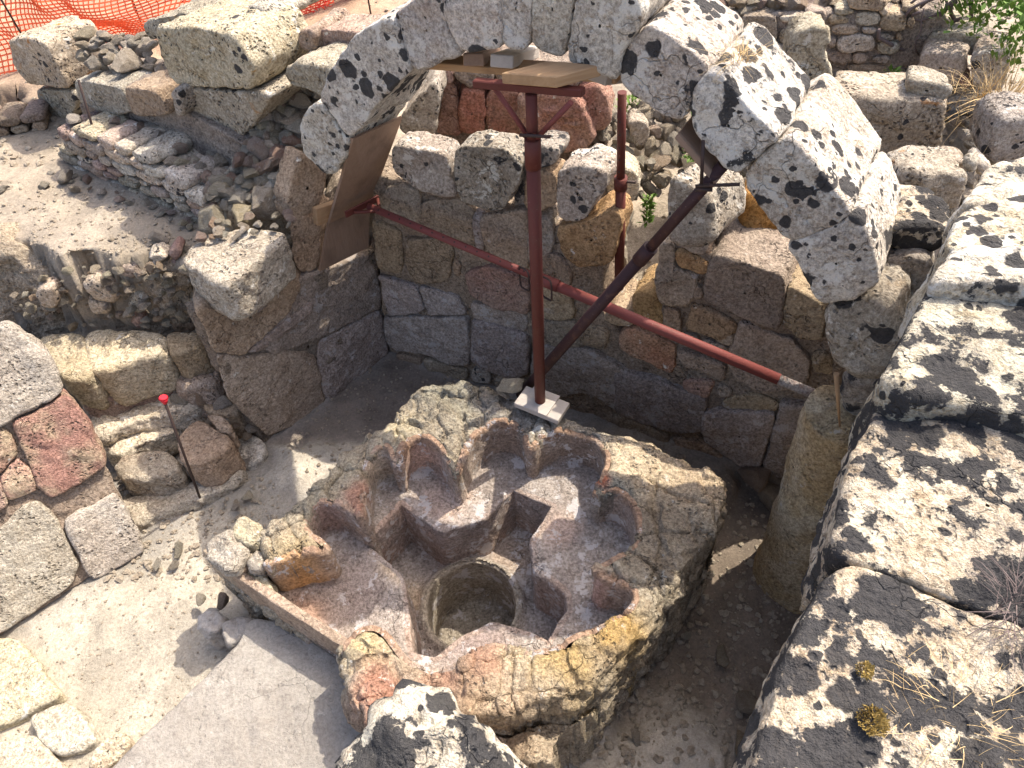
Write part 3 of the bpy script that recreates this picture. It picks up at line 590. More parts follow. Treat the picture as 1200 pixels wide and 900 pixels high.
# --- back wall
bw = thing('masonry_wall', PB.uz(1.3, 0), 'shaded back wall of the chamber, tan stone above grey plaster, behind the red props', 'wall')
z1 = lambda s: Z(s, 420, 140, 3.75); z2 = lambda s: Z(s, 420, 290, 3.75); z3 = lambda s: Z(s, 720, 240, 3.75); z4 = lambda s: Z(s, 720, 380, 3.75)
core(bw, PB, [(432, 200), (470, 215), (540, 245), (640, 262), (705, 290), (708, 370), (735, 400), (770, 412), (790, 425), (900, 555), (905, 640), (860, 625), (740, 545), (600, 470), (455, 425)], .03, .22)
core(bw, PB, [(790, 285), (840, 300), (930, 335), (985, 365), (990, 560), (900, 600), (830, 545), (778, 450), (776, 330)], .03, .3)
wall_stones(bw, PB, [
 (z1('150 118 385 150 430 330 410 345 160 255 135 190'), 'lichen_grey', .17, -.04), (z1('425 140 470 112 640 125 720 200 690 300 640 392 590 405 445 370 420 210'), 'lichen_grey', .17, -.06),
 (z1('785 220 870 230 880 380 800 410 730 400 735 225'), 'ochre', .16, .02), (z1('735 120 790 110 890 130 860 215 740 215'), 'blackstone', .18, .02), (z1('690 290 745 220 750 395 680 395'), 'blackstone', .3, .05),
 (z1('870 220 1000 200 1085 230 1090 300 1050 350 1000 440 890 450 868 350'), 'lichen_grey', .20, -.05), (z1('870 470 1030 440 1070 395 1150 400 1160 460 1110 640 950 665 890 590'), 'ochre', .18, -.04),
 z1('118 290 270 305 262 470 180 440 75 385'), z1('270 360 420 345 512 400 510 552 400 522 265 440'), (z1('545 420 740 400 748 665 680 640 560 572 530 480'), 'wall', None, -.01), z1('790 440 850 430 862 560 800 665 755 640 760 450'), z1('800 600 880 590 940 670 930 740 810 740'),
 z1('55 440 185 495 195 680 90 660'), z1('205 528 400 522 412 600 400 712 250 732 200 640'), (z1('460 680 560 640 745 705 752 862 640 835 480 770'), 'pink'), (z1('515 410 545 415 548 590 515 560'), 'plaster'), z1('415 600 450 640 440 700 410 690'),
 z1('805 750 930 750 935 880 800 870'),
 (z2('85 120 260 180 290 290 130 300'), 'plaster'), (z2('265 170 430 210 480 300 300 300'), 'plaster'), (z2('490 240 745 290 745 380 620 360 500 310'), 'plaster'), (z2('805 160 930 200 950 320 805 320'), 'wall'), (z2('810 330 960 330 1000 440 830 440'), 'wall'),
 (z2('108 310 300 310 480 315 488 520 440 530 280 470 160 455 115 420'), 'plaster', None, -.012), (z2('495 318 740 385 745 560 650 572 520 520 492 480'), 'plaster', None, -.01), (z2('160 470 270 490 280 540 200 530'), 'wall'), (z2('290 490 480 540 480 590 320 560'), 'wall'), (z2('500 530 580 545 580 600 500 590'), 'rubble'), (z2('600 560 690 575 700 640 600 630'), 'wall'),
 (z2('760 430 860 440 1000 450 1130 520 1200 560 1200 745 1130 720 1050 660 980 640 900 660 800 640 760 600'), 'plaster', None, -.015),
 (z2('960 340 1090 360 1090 460 980 420'), 'ochre'), (z3('20 560 90 540 280 620 262 752 200 732 20 640'), 'pink', None, 0.0), (z3('280 640 490 710 480 790 300 705'), 'wall'),
 (z3('80 400 150 380 200 420 230 540 150 520 85 480'), 'ochre', .3, .06), (z3('0 440 80 480 90 530 20 540 -60 500'), 'ochre', .3, .02),
 z3('198 165 265 172 262 282 375 322 332 450 215 440 185 370'), (z3('268 200 400 242 410 292 370 305 266 255'), 'ochre'), z3('285 170 410 180 400 230 290 195'), (z3('435 222 560 252 752 312 742 430 722 555 560 500 390 430 402 330'), 'wall', .42, -.02), (z3('755 350 860 400 922 450 928 605 830 600 735 540'), 'ochre', .3, -.01),
 z3('215 445 290 472 292 585 215 535'), (z3('340 432 532 512 520 600 440 580 312 540'), 'ochre'), z3('445 545 522 560 518 622 440 605'), (z3('545 512 780 592 862 692 850 800 640 840 488 725 510 620'), 'tan', None, -.012), z3('300 560 375 590 372 640 296 620'), z3('380 590 500 625 500 650 390 640'), z3('880 650 960 660 965 760 890 740'), z3('340 350 390 365 385 420 345 420'),
 (z4('0 205 200 255 412 340 382 482 250 482 0 392'), 'plaster', None, -.02), (z4('390 392 470 380 712 392 640 632 540 622 388 512'), 'plaster', None, -.02), z4('480 332 600 300 728 345 718 382 470 372'), (z4('732 345 882 382 812 705 655 640'), 'plaster', None, -.015), (z4('300 250 442 250 412 332 300 300'), 'pink'), z4('445 265 520 290 510 330 450 320'), z4('0 400 130 440 240 500 230 540 0 440'), z4('560 650 650 660 780 720 770 790 580 760 550 720'), z4('240 500 380 520 480 590 470 620 330 570'),
], .3)
# --- loose lichen block on top beside the gap
stone(PB.poly(Z('541 602 690 700 705 862 600 852 545 832', 600, 0, 3), -.02), PB.h * .30 + PB.D * .12, 'lichen_grey', bw, 'stone_block', .025, .012, .03)
stone([*PB.poly(Z('545 850 700 870 700 1000 550 990', 600, 0, 3), .03)], PB.h * .3, 'wall', bw, 'stone_block')
# --- left wall (pier)
lw = thing('masonry_wall', PL.uz(.5, 0), 'short plastered wall carrying the left foot of the arch, with a big block on its near end', 'wall')
zl = lambda s: Z(s, 200, 200, 3)
core(lw, PL, [(228, 365), (345, 330), (440, 292), (458, 420), (312, 528)], .03, .12)
wall_stones(lw, PL, skew=.22, items=[
 (zl('78 480 232 490 340 405 440 372 462 420 400 520 252 652 150 640 120 560'), 'tan', .30, 0), (zl('450 378 560 340 692 290 735 400 742 482 520 592 400 640 275 640 420 500'), 'plaster', .35, .01),
 (zl('150 648 260 656 400 640 508 660 520 740 545 820 480 882 335 940 200 800'), 'tan', .30, .0), (zl('520 600 742 492 768 640 650 742 548 812 525 740 512 655'), 'plaster', .35, .005),
 (zl('412 160 430 130 532 200 522 340 458 370 430 330 422 240'), 'tan', .12, .02), (zl('545 130 590 60 640 60 660 130 560 200'), 'wall', .3, .1), (zl('695 290 715 290 745 480 770 650 750 620 735 500'), 'plaster', .2, .03),
 (zl('240 480 330 440 345 480 270 520'), 'plaster', .2, -.015), (zl('255 650 330 590 420 520 480 470 500 490 400 570 310 640'), 'plaster', .2, -.018)], rough=.012)
stone(PL.poly([(352, 175), (385, 200), (372, 245), (345, 262), (335, 235)], .02), PL.h * .14, 'tan', lw, 'stone_block')
stone(zpoly([(211, 307), (226, 284), (258, 272), (312, 266), (338, 274), (318, 294), (293, 312), (260, 336), (246, 326)], 1.47), (0, 0, -.29), 'pale', lw, 'stone_block', .014, .013, .025)
# ------------------------------------------------------------------ arch
arch = thing('stone_arch', PA.uz(1.3, 0), 'freestanding round stone arch of pale voussoirs spotted with black lichen', 'arch')
VS = [
 ([(350, 147), (356, 133), (372, 118), (387, 133), (400, 157), (412, 163), (402, 187), (385, 206), (368, 193), (353, 180)], 'archdark', .5),
 ([(373, 118), (383, 90), (410, 47), (433, 30), (458, 20), (466, 32), (470, 55), (483, 84), (460, 102), (440, 125), (424, 150), (412, 161), (401, 156), (388, 132)], 'archdark', .5),
 ([(460, 19), (480, 2), (500, -14), (518, -22), (522, 10), (529, 38), (541, 60), (520, 72), (500, 80), (485, 83), (472, 55), (467, 32)], 'archclean', .5),
 ([(520, -22), (560, -34), (584, -38), (587, 10), (588, 56), (575, 57), (543, 60), (530, 38), (523, 5)], 'archdark', .5),
 ([(586, -38), (624, -42), (624, 0), (621, 56), (605, 60), (589, 54)], 'arch', .48),
 ([(626, -42), (678, -42), (670, 10), (661, 69), (640, 63), (622, 54)], 'archclean', .5),
 ([(680, -42), (725, -35), (752, 8), (747, 28), (728, 62), (722, 98), (700, 87), (680, 79), (663, 70)], 'arch', .5),
 ([(724, 72), (735, 52), (750, 34), (768, 28), (792, 46), (817, 64), (833, 82), (812, 112), (806, 140), (790, 142), (765, 131), (740, 110), (726, 97)], 'archdark', .40),
 ([(811, 115), (820, 95), (836, 80), (858, 100), (882, 130), (902, 150), (916, 164), (893, 178), (868, 205), (855, 197), (835, 185), (820, 165), (807, 138)], 'archdark', .46),
 ([(869, 207), (893, 180), (925, 157), (948, 182), (972, 215), (1000, 248), (985, 262), (960, 271), (938, 279), (921, 282), (905, 262), (885, 235)], 'arch', .55),
 ([(921, 288), (938, 281), (985, 262), (1003, 250), (1022, 285), (1033, 330), (1000, 352), (962, 358), (950, 335), (935, 310)], 'arch', .5)]
for i, (q, mt, dp) in enumerate(VS):
    stone(PA.poly(shrink(q, .3), RNG.uniform(-.015, .015)), PA.h * dp, mt, arch, 'voussoir', .016, .009, .013, 2)
# capital and column
cap = thing('column', at(930, 665, -.1), 'leaning round stone column under the right foot of the arch', 'column')
stone(PA.poly([(963, 361), (1000, 352), (1040, 343), (1056, 380), (1050, 430), (1024, 449), (985, 437), (970, 400)], .02), PA.h * .42, 'capital', cap, 'capital', .02, .018, .05)
stone(PA.poly([(990, 440), (1040, 440), (1050, 480), (1030, 500), (985, 495)], .08), PA.h * .3, 'blackstone', cap, 'neck_block', .02, .015, .04)
def column_shaft():
    b = at(940, 672, -.15); t = np.array([1.52, 2.06, 1.28]); n = 64; m = 50; V = []
    for k in range(m + 1):
        s = k / m; c = b * (1 - s) + t * s; r = .265 - .085 * s + .02 * math.exp(-s * 14)
        th = np.linspace(0, 2 * np.pi, n, endpoint=False); V.append(np.stack([c[0] + r * np.cos(th), c[1] + r * np.sin(th), np.full(n, c[2])], 1))
    V.append(np.tile(t, (n, 1))); V = np.concatenate(V); i = np.arange(n); j = (i + 1) % n
    Fq = np.concatenate([np.stack([k * n + i, k * n + j, (k + 1) * n + j, (k + 1) * n + i], 1) for k in range(m + 1)])
    N = vnormals(V, Fq); V = V + N * (fbm(V, 5, 4, 90) * .018 + fbm(V, 20, 3, 91) * .006)[:, None]
    return put('shaft', V, Fq, 'column', cap)
column_shaft()
# ------------------------------------------------------------------ lichen covered wall on the right, near the camera
rw = thing('lichen_wall', at(1000, 500, 0), 'thick wall of big blocks crusted with black and cream lichen at the right edge', 'wall')
def top(qs, z, th, mat='lichen_top', name='stone_block', parent=None, rough=.013, rad=.022, res=.015, rit=2):
    return stone(zpoly(qs, z), (0, 0, -th), mat, parent if parent is not None else rw, name, res, rough, rad, rit)
top([(986, 660), (957, 700), (925, 750), (908, 800), (892, 850), (880, 900), (860, 1010), (1330, 1050), (1330, 800), (1205, 744), (1160, 720), (1100, 700), (1050, 675)], 2.35, .34)
top([(984, 652), (976, 632), (1000, 540), (1034, 452), (1068, 463), (1122, 480), (1200, 508), (1330, 550), (1330, 795), (1204, 739), (1160, 716), (1100, 696), (1050, 671)], 2.36, .34)
top([(1038, 440), (1064, 385), (1090, 342), (1142, 347), (1200, 356), (1330, 366), (1330, 530), (1200, 487), (1130, 470), (1075, 462)], 2.45, .42)
top([(1090, 330), (1116, 288), (1200, 290), (1330, 293), (1330, 345), (1200, 332)], 2.52, .42, 'lichen_far')
top([(1105, 290), (1128, 240), (1200, 228), (1330, 222), (1330, 300), (1200, 294)], 2.46, .42, 'lichen_far')
top([(1128, 240), (1160, 192), (1200, 182), (1330, 177), (1330, 222), (1200, 234)], 2.40, .4, 'lichen_far')
# recessed lower courses and dark bay behind the column
PR = Plane(at(940, 900, 2.0)[:2], at(1085, 350, 2.0)[:2])
for k in range(3):
    for j in range(5):
        u0 = -.3 + j * .62 + (k % 2) * .25; z0 = -.25 + k * .72
        stone([PR.uz(u0, z0, -.34), PR.uz(u0 + .6, z0, -.34), PR.uz(u0 + .6, z0 + .70, -.34), PR.uz(u0, z0 + .70, -.34)], PR.h * -.5, 'wall', rw, 'stone_block', .06, .015, .03)
# foreground lichen block under the camera
fw_ = thing('lichen_block', at(500, 860, 0), 'pointed pale block with grey-black lichen at the bottom edge of the view', 'stone')
stone(zpoly([(372, 960), (392, 892), (408, 868), (432, 830), (455, 802), (480, 795), (520, 812), (560, 850), (600, 880), (640, 925), (660, 1000), (500, 1050), (380, 1040)], 2.2), (0, 0, -.5), 'lichen_top', fw_, 'stone_block', .014, .03, .06)
for k in range(3):
    stone(zpoly([(410, 960), (430, 890), (475, 840), (520, 850), (600, 940), (600, 1050), (420, 1040)], 1.7 - .6 * k), (0, 0, -.59), 'pale', fw_, 'stone_block', .05, .02, .05)
# ------------------------------------------------------------------ left battered wall
a_, b_ = at(0, 752, 0), at(168, 645, 0)
PF = Plane(a_[:2], b_[:2], 0.0, math.radians(30)); PF.lean = 1
lf = thing('masonry_wall', a_, 'sunlit wall of reddish and grey blocks at the left edge', 'wall')
zf = lambda s: Z(s, 0, 360, 3.75)
zg = lambda s: Z(s, 0, 560, 5)
ext = -PF.N * -1
def pf(qs, mt, dp=.35, off=0.0, rough=.010):
    P = [on(q[0], q[1], PF.o + PF.h * off, PF.N) for q in shrink(qs, .4)]; stone(P, PF.N * dp, mt, lf, 'stone_block', .018, rough, .014)
core(lf, PF, [(-60, 500), (60, 470), (100, 500), (165, 640), (0, 745), (-80, 790)], .05, .3)
pf(zf('-200 220 0 78 45 82 130 140 215 215 285 370 160 440 125 450 20 515 -200 620'), 'facew', .5, -.03)
pf(zf('55 515 160 460 285 378 330 430 395 520 480 700 380 760 230 850 165 790'), 'redstone', .35, -.02)
pf(zf('-160 560 20 525 85 640 10 730 -160 800'), 'redstone', .3, 0)
pf(zf('0 735 85 655 175 800 35 865'), 'redstone', .3, 0)
pf(zg('385 252 680 90 750 220 850 440 640 560 540 610 490 530'), 'facew', .35, -.01)
pf(zg('-200 420 0 290 120 180 220 130 330 240 420 400 470 520 420 640 280 730 100 860 -200 1040'), 'facew', .35, .0)
pf(zf('-160 850 0 760 40 880 -160 980'), 'redstone', .3, 0)
# ------------------------------------------------------------------ ledge of yellow blocks and steps
lg = thing('masonry_ledge', at(180, 450, .3), 'low ledge of cracked yellow sandstone blocks under the terrace edge', 'wall')
def face(qs, z_of, base_a, base_b, depth, mat, parent, name='stone_block', **kw):
    pl = Plane(base_a[:2], base_b[:2]); stone(pl.poly(qs), pl.h * depth, mat, parent, name, **kw)
def blk(pl, qs, depth, mat, parent, off=0, extra=(0, 0, 0), name='stone_block', **kw):
    kw.setdefault('res', .02); return stone(pl.poly(qs, off), pl.h * depth + np.array(extra), mat, parent, name, **kw)
top([(40, 398), (60, 392), (97, 389), (100, 412), (103, 425), (112, 438), (88, 447), (72, 442), (60, 424)], .70, .30, 'yellow', 'stone_block', lg, .014, .03)
top([(98, 390), (120, 388), (190, 387), (196, 414), (150, 424), (114, 439), (104, 425), (101, 410)], .70, .34, 'yellow', 'stone_block', lg, .014, .03)
top([(191, 387), (234, 387), (241, 400), (220, 410), (197, 415)], .70, .30, 'tan', 'stone_block', lg, .012, .03)
top([(85, 455), (118, 446), (155, 432), (200, 420), (205, 440), (150, 458), (100, 480)], .46, .3, 'rubblepink', 'stone_block', lg, .02, .03)
top([(200, 420), (246, 405), (256, 425), (252, 450), (205, 455)], .46, .34, 'tan', 'stone_block', lg, .02, .03)
top([(105, 490), (150, 470), (205, 458), (235, 455), (232, 475), (170, 492), (115, 510)], .30, .3, 'rubble', 'stone_block', lg, .022, .03)
top([(235, 455), (262, 450), (285, 480), (262, 490), (238, 480)], .30, .3, 'tan', 'stone_block', lg, .018, .03)
top([(112, 520), (140, 508), (200, 492), (210, 505), (170, 520), (125, 535)], .20, .2, 'rubble', 'stone_block', lg, .022, .03)
top([(130, 540), (160, 530), (195, 528), (213, 543), (205, 556), (150, 563), (135, 555)], .24, .26, 'pale', 'stone_block', lg, .018, .035)
top([(203, 522), (232, 488), (262, 508), (276, 518), (245, 540), (216, 545)], .30, .32, 'tan', 'stone_block', lg, .013, .03)
top([(130, 590), (200, 575), (265, 548), (290, 545), (275, 568), (205, 596), (150, 618)], .06, .2, 'rubble', 'stone_block', lg, .02, .03)
top([(238, 484), (262, 488), (274, 503), (262, 506)], .32, .2, 'tan', 'stone_block', lg, .01, .02)
top([(272, 512), (300, 506), (315, 524), (300, 545), (280, 545)], .06, .2, 'rubble', 'stone_block', lg, .02, .03)
PV = Plane(at(190, 400, .65)[:2], at(238, 392, .65)[:2], .12)
for q_, mt_ in (([(196, 355), (222, 350), (226, 372), (200, 376)], 'rubble'), ([(226, 392), (240, 388), (262, 440), (252, 470), (238, 440)], 'wall'), ([(255, 445), (275, 480), (290, 512), (270, 500), (250, 470)], 'wall'), ([(200, 378), (224, 376), (228, 390), (202, 390)], 'tan')):
    blk(PV, q_, .2, mt_, lg, .02)
for px, py, z_, s_ in ((232, 425, .5, .09), (248, 450, .38, .09), (262, 478, .28, .08), (225, 445, .4, .08), (240, 470, .3, .08), (278, 500, .16, .07), (252, 498, .2, .06), (214, 470, .3, .07), (236, 408, .58, .07), (266, 498, .2, .06), (290, 515, .1, .05)):
    rock(at(px, py, z_), s_, random.choice(['rubble', 'wall', 'tan']), lg, 'stone', 4, flat=.8)
for _ in range(60):
    px, py = random.uniform(110, 300), random.uniform(455, 600)
    if py < 640 - .6 * px + 0 and py > 500 - .25 * px: pass
    rock(at(px, py, .02 + max(0, (540 - py)) * .0030), random.uniform(.025, .06), 'rubble', lg, 'stone', 2)
# ------------------------------------------------------------------ cut face of the upper terrace
PK = Plane(at(-60, 286, 1.2)[:2], at(200, 300, 1.2)[:2], -.05)
eb = stone(PK.poly([(-70, 298), (0, 302), (30, 308), (73, 330), (133, 331), (173, 316), (206, 308), (222, 330), (226, 388), (150, 400), (60, 405), (-70, 430)]), PK.h * .3, 'earthbank', None, 'earth_bank', .02, .05, .05)
tag(eb, 'rough earth face below the upper terrace', kind='structure')
# ------------------------------------------------------------------ terrace edge rubble
te = thing('rubble_edge', at(150, 350, 1.0), 'line of small rough stones along the crumbling terrace edge beside the big corner block', 'rubble')
PT = Plane(at(60, 316, 1.16)[:2], at(215, 300, 1.16)[:2], -.06)
for s, mt in (('120 430 160 400 210 420 210 490 160 495 125 460', 'rubble'), ('305 450 370 470 400 490 360 512 310 495', 'yellow'), ('285 380 420 400 420 470 380 480 300 440', 'rubble'), ('440 440 500 420 525 460 520 510 460 510', 'rubble'), ('528 385 600 365 636 400 632 465 540 480', 'tan'), ('540 490 650 480 665 510 660 555 560 540', 'tan'), ('460 515 500 515 515 555 465 560', 'pink'), ('515 340 560 335 575 375 520 390', 'rubble'), ('590 320 640 310 650 370 600 370', 'rubblepink'), ('395 345 450 330 500 350 490 385 430 380', 'rubblepink'), ('510 300 585 290 595 330 520 330', 'rubble'), ('590 280 635 265 640 315 595 318', 'pink')):
    q = Z(s, 0, 200, 3); blk(PT, q, .14, mt, te, RNG.uniform(-.03, .03), name='stone', rough=.012, rad=.04, res=.02)
for _ in range(120):
    t = random.random() ** .6; px = 10 + 205 * t + random.uniform(-15, 15); py = random.uniform(312, 385)
    rock(at(px, py, 1.2 - (py - 312) * .0068), random.uniform(.015, .05), random.choice(['pale', 'tan', 'cream', 'rubble']), te, 'stone', 2)
# ------------------------------------------------------------------ upper left rubble wall with big blocks
ul = thing('ruined_wall', at(150, 230, 1.2), 'ruined rubble wall topped by huge squared limestone blocks in front of the orange net', 'wall')
P1 = Plane(at(72, 192, 1.2)[:2], at(235, 262, 1.2)[:2])
zu = lambda s: Z(s, 60, 40, 6); zv = lambda s: Z(s, 0, 0, 3)
def courses(parent, plane, region, rows, wr, mats, depth, off=0.0, name='stone', rough=.01, res=.025, curve=None):
    reg = np.array(plane.poly(region)); u = (reg - plane.o) @ plane.D; zz = reg[:, 2]; z = zz.min(); Rg = np.stack([u, zz], 1)
    while z < zz.max():
        h = random.uniform(*rows); x = u.min() - random.uniform(0, wr[1])
        while x < u.max():
            w_ = random.uniform(*wr) * (1 + .3 * (h / rows[1])); cxy = np.array([x + w_ / 2, z + h / 2])
            if pdist(cxy[:1], cxy[1:], Rg)[0] < .0:
                j = lambda a: random.uniform(-a, a)
                g = .006; q = [(x + g + j(.012), z + g + j(.01)), (x + w_ / 2 + j(.03), z + g - .004 + j(.008)), (x + w_ - g + j(.012), z + g + j(.01)), (x + w_ - g + j(.01), z + h - g + j(.01)), (x + w_ / 2 + j(.03), z + h - g + j(.01)), (x + g + j(.01), z + h - g + j(.01))]
                stone([plane.uz(a, b / max(plane.U[2], .1), off + 0) for a, b in q], plane.h * depth * random.uniform(.8, 1.2), random.choice(mats), parent, name, res, rough, .02)
            x += w_
        z += h
def back(pl, off): q = Plane((0, 0), (1, 0)); q.o = pl.o + pl.h * off; q.D, q.N, q.h, q.U = pl.D, pl.N, pl.h, pl.U; return q
courses(ul, P1, [(70, 192), (72, 145), (110, 160), (150, 170), (200, 205), (240, 235), (262, 268), (240, 275), (225, 262)], (.05, .09), (.1, .22), ['rubble', 'rubble', 'rubblepink', 'pale'], .32)
core(ul, P1, [(75, 192), (80, 150), (150, 178), (235, 240), (255, 262), (235, 262)], .05, .9)
P2 = back(P1, .26)
for s, mt, dp in (('165 325 480 370 560 545 420 560 200 500', 'pale', .3), ('500 365 730 395 830 570 690 590 560 560', 'tan', .25), ('840 400 900 380 935 560 880 580', 'rubble', .2)):
    blk(P2, zu(s), dp, mt, ul, 0)
core(ul, P2, [(90, 95), (180, 105), (215, 130), (300, 175), (310, 200), (250, 215), (200, 160), (95, 135)], .06, .45)
P3 = back(P1, .36)
blk(P3, zv('28 160 60 128 150 148 195 230 240 318 130 300 95 290'), .42, 'lichen_bg', ul, 0, rough=.014, rad=.022)   # left end block
blk(P3, zv('120 312 250 320 272 350 250 420 185 440 150 400'), .4, 'lichen_bg', ul, .03)
blk(P3, zv('548 95 700 100 815 118 850 180 890 250 885 318 620 300 580 240 560 160'), .50, 'lichen_bg', ul, -.02, rough=.014, rad=.022)   # huge block
blk(P3, zv('640 310 860 322 960 330 900 430 830 502 720 460 655 390'), .45, 'lichen_bg', ul, 0, rough=.014, rad=.022)
P4 = back(P1, .65)
blk(P4, zv('505 80 560 60 700 40 700 95 560 110 540 150 510 120'), .4, 'lichen_bg', ul, 0)
blk(P4, zv('840 40 900 25 960 45 965 90 850 90'), .4, 'lichen_bg', ul, 0)
blk(P3, zv('1000 235 1060 222 1190 250 1170 330 1140 345 1000 290'), .3, 'pale', ul, .1)
blk(P3, zv('1040 115 1100 100 1110 180 1060 178'), .3, 'rubblepink', ul, .35); blk(P3, zv('1110 105 1200 105 1295 125 1290 180 1110 178'), .25, 'rubblepink', ul, .4); blk(P3, zv('1075 190 1280 190 1310 215 1270 240 1080 225'), .3, 'pale', ul, .32)
def scatter(parent, quad, z0, z1, n, smin, smax, mats, sub=2, name='stone', flat=.55):
    q = np.array(quad, float)
    for _ in range(n):
        a, b = random.random(), random.random(); p = (q[0] * (1 - a) + q[1] * a) * (1 - b) + (q[3] * (1 - a) + q[2] * a) * b
        rock(at(p[0], p[1], z0 * (1 - b) + z1 * b), random.uniform(smin, smax), random.choice(mats), parent, name, sub, flat=flat)
RB = ['rubble', 'rubble', 'rubblepink', 'pale']
scatter(ul, [(95, 45), (175, 45), (195, 95), (100, 80)], 1.95, 1.8, 55, .03, .09, ['rubble', 'pale'])
for q, s in (((150, 82), .13), ((128, 68), .10), ((168, 60), .07), ((178, 75), .07), ((110, 78), .08)): rock(at(*q, 1.85), s, 'pale', ul, 'stone', 4)
scatter(ul, [(75, 140), (200, 155), (250, 215), (120, 165)], 1.55, 1.5, 60, .03, .09, RB)
scatter(ul, [(225, 155), (330, 150), (330, 215), (250, 240)], 1.5, 1.45, 90, .03, .10, RB)
scatter(ul, [(290, 105), (375, 100), (350, 200), (290, 190)], 1.75, 1.6, 110, .03, .09, RB)
scatter(ul, [(310, 110), (375, 110), (365, 150), (300, 150)], 1.8, 1.75, 40, .04, .08, ['rubblepink', 'rubble'])
for q, z_, s, mt in (((305, 133), 1.78, .13, 'yellow'), ((265, 222), 1.5, .14, 'pale'), ((252, 262), 1.5, .15, 'pale'), ((288, 262), 1.5, .13, 'yellow'), ((315, 250), 1.52, .17, 'rubble'), ((330, 228), 1.6, .13, 'rubble'), ((318, 178), 1.6, .12, 'pale'), ((300, 160), 1.65, .12, 'rubble'), ((225, 205), 1.45, .16, 'rubble'), ((250, 180), 1.5, .14, 'rubble'), ((215, 175), 1.5, .14, 'pale'), ((185, 172), 1.5, .15, 'rubble'), ((235, 200), 1.5, .12, 'rubblepink'), ((345, 150), 1.7, .10, 'rubble')):
    rock(at(*q, z_ - .1), s, mt, ul, 'stone', 4, flat=.6)
scatter(ul, [(60, 195), (230, 262), (240, 275), (60, 205)], 1.22, 1.22, 30, .02, .05, RB)
fz = lambda py: 1.52 + (235 - py) / 125 * .42
stone([at(x_, y_, fz(y_) - .10) for x_, y_ in ((300, 172), (325, 115), (400, 96), (398, 135), (360, 150), (350, 185), (345, 240), (270, 250), (235, 232))], (0, 0, -.4), 'rubble', ul, 'rubble_fill', .03, .05, .03)
for _ in range(240):
    py = random.uniform(108, 245); lo_ = 300 if py < 170 else 300 - (py - 170) * .9; hi_ = 392 if py < 150 else 350; px = random.uniform(lo_, hi_)
    rock(at(px, py, fz(py) - .06), random.choice([.03, .04, .05, .06, .08, .10]), random.choice(['rubble', 'pale', 'pale', 'rubblepink', 'cream']), ul, 'stone', 2, flat=random.choice([.55, .7]))
# low dark cut wall at far left
lc = thing('earth_wall', at(20, 160, 1.0), 'low dark rubble face at the left edge, behind the terrace', 'wall')
PC = Plane(at(-30, 200, 1.0)[:2], at(62, 185, 1.0)[:2]); courses(lc, PC, [(-40, 200), (-40, 145), (40, 135), (62, 155), (60, 185)], (.05, .08), (.08, .16), ['mortar', 'wall'], .3)
# ------------------------------------------------------------------ slab, upright stone board and stones at the front left
sb = tag(stone(zpoly([(292, 722), (278, 757), (190, 840), (120, 905), (60, 1000), (470, 1050), (450, 850), (425, 788), (335, 728)], .30), (0, 0, -.36), 'slab', None, 'mortar_slab', .02, .006, .02), 'large smooth grey mortar slab in the bottom left, in front of the upright stone edging', 'slab')
bd = thing('stone_edging', at(320, 720, .3), 'long thin upright stone slab in two pieces edging the left side of the font', 'edging')
A0, A1, A2 = at(237, 646, .56), at(267, 671, .56), at(402, 759, .57)
hb = np.array([A2[1] - A0[1], -(A2[0] - A0[0]), 0]); hb /= np.linalg.norm(hb)
def slabp(a, b, ext_d, t, nm, par, mat, res=.02):
    stone([a, b, b - np.array([0, 0, ext_d]), a - np.array([0, 0, ext_d])], -hb * t, mat, par, nm, res, .004, .008, 1)
slabp(A0, A1 + np.array([.0, .0, 0]), .27, .05, 'edging_slab', bd, 'tile'); slabp(A1 + (A2 - A1) * .015, A2, .30, .045, 'edging_slab', bd, 'tile')
for q, z_, th_, lab, mt in (([(237, 645), (245, 632), (262, 624), (278, 631), (290, 640), (286, 652), (278, 660), (268, 671), (250, 661)], .67, .10, 'broad flat cream stone on the corner of the stone edging', 'cream'),
    ([(268, 622), (275, 610), (290, 606), (305, 612), (307, 622), (299, 633), (288, 638), (275, 630)], .69, .14, 'rounded cream stone, uppermost of the small heap at the end of the stone edging', 'cream'),
    ([(289, 652), (295, 641), (304, 640), (311, 648), (309, 662), (298, 667), (290, 662)], .64, .13, 'small round cream stone wedged between the edging and the font', 'cream'),
    ([(281, 668), (290, 665), (304, 668), (317, 680), (322, 698), (312, 699), (292, 684)], .55, .16, 'pale stone behind the edging, lowest of the heap', 'cream'),
    ([(273, 662), (280, 652), (288, 654), (289, 664), (279, 667)], .60, .12, 'tiny brown stone in the middle of the cream heap', 'tan')):
    tag(stone(zpoly(q, z_), (.0, .0, -th_), mt, None, 'loose_stone', .011, .016, .03), lab, 'stone')
for q, lab in (([(229, 728), (236, 716), (248, 709), (258, 718), (264, 727), (257, 737), (250, 741), (235, 741)], 'left of the two grey lumps standing beside the mortar slab'), ([(258, 737), (266, 727), (279, 720), (290, 727), (295, 735), (290, 745), (272, 756), (262, 750)], 'right of the two grey lumps touching the mortar slab corner')):
    tag(stone(zpoly(q, .24), (0, 0, -.30), 'slab', None, 'loose_stone', .012, .020, .022), lab, 'stone')
for q, s_, lab in (((236, 704), .06, 'small cream chip of stone above the two grey lumps'), ((262, 706), .07, 'dark small stone between the grey lumps and the edging')):
    tag(rock(at(q[0], q[1], .06), s_, 'cream' if 'cream' in lab else 'wall', None, 'loose_stone', 4, flat=.8, tilt=.1), lab, 'stone')
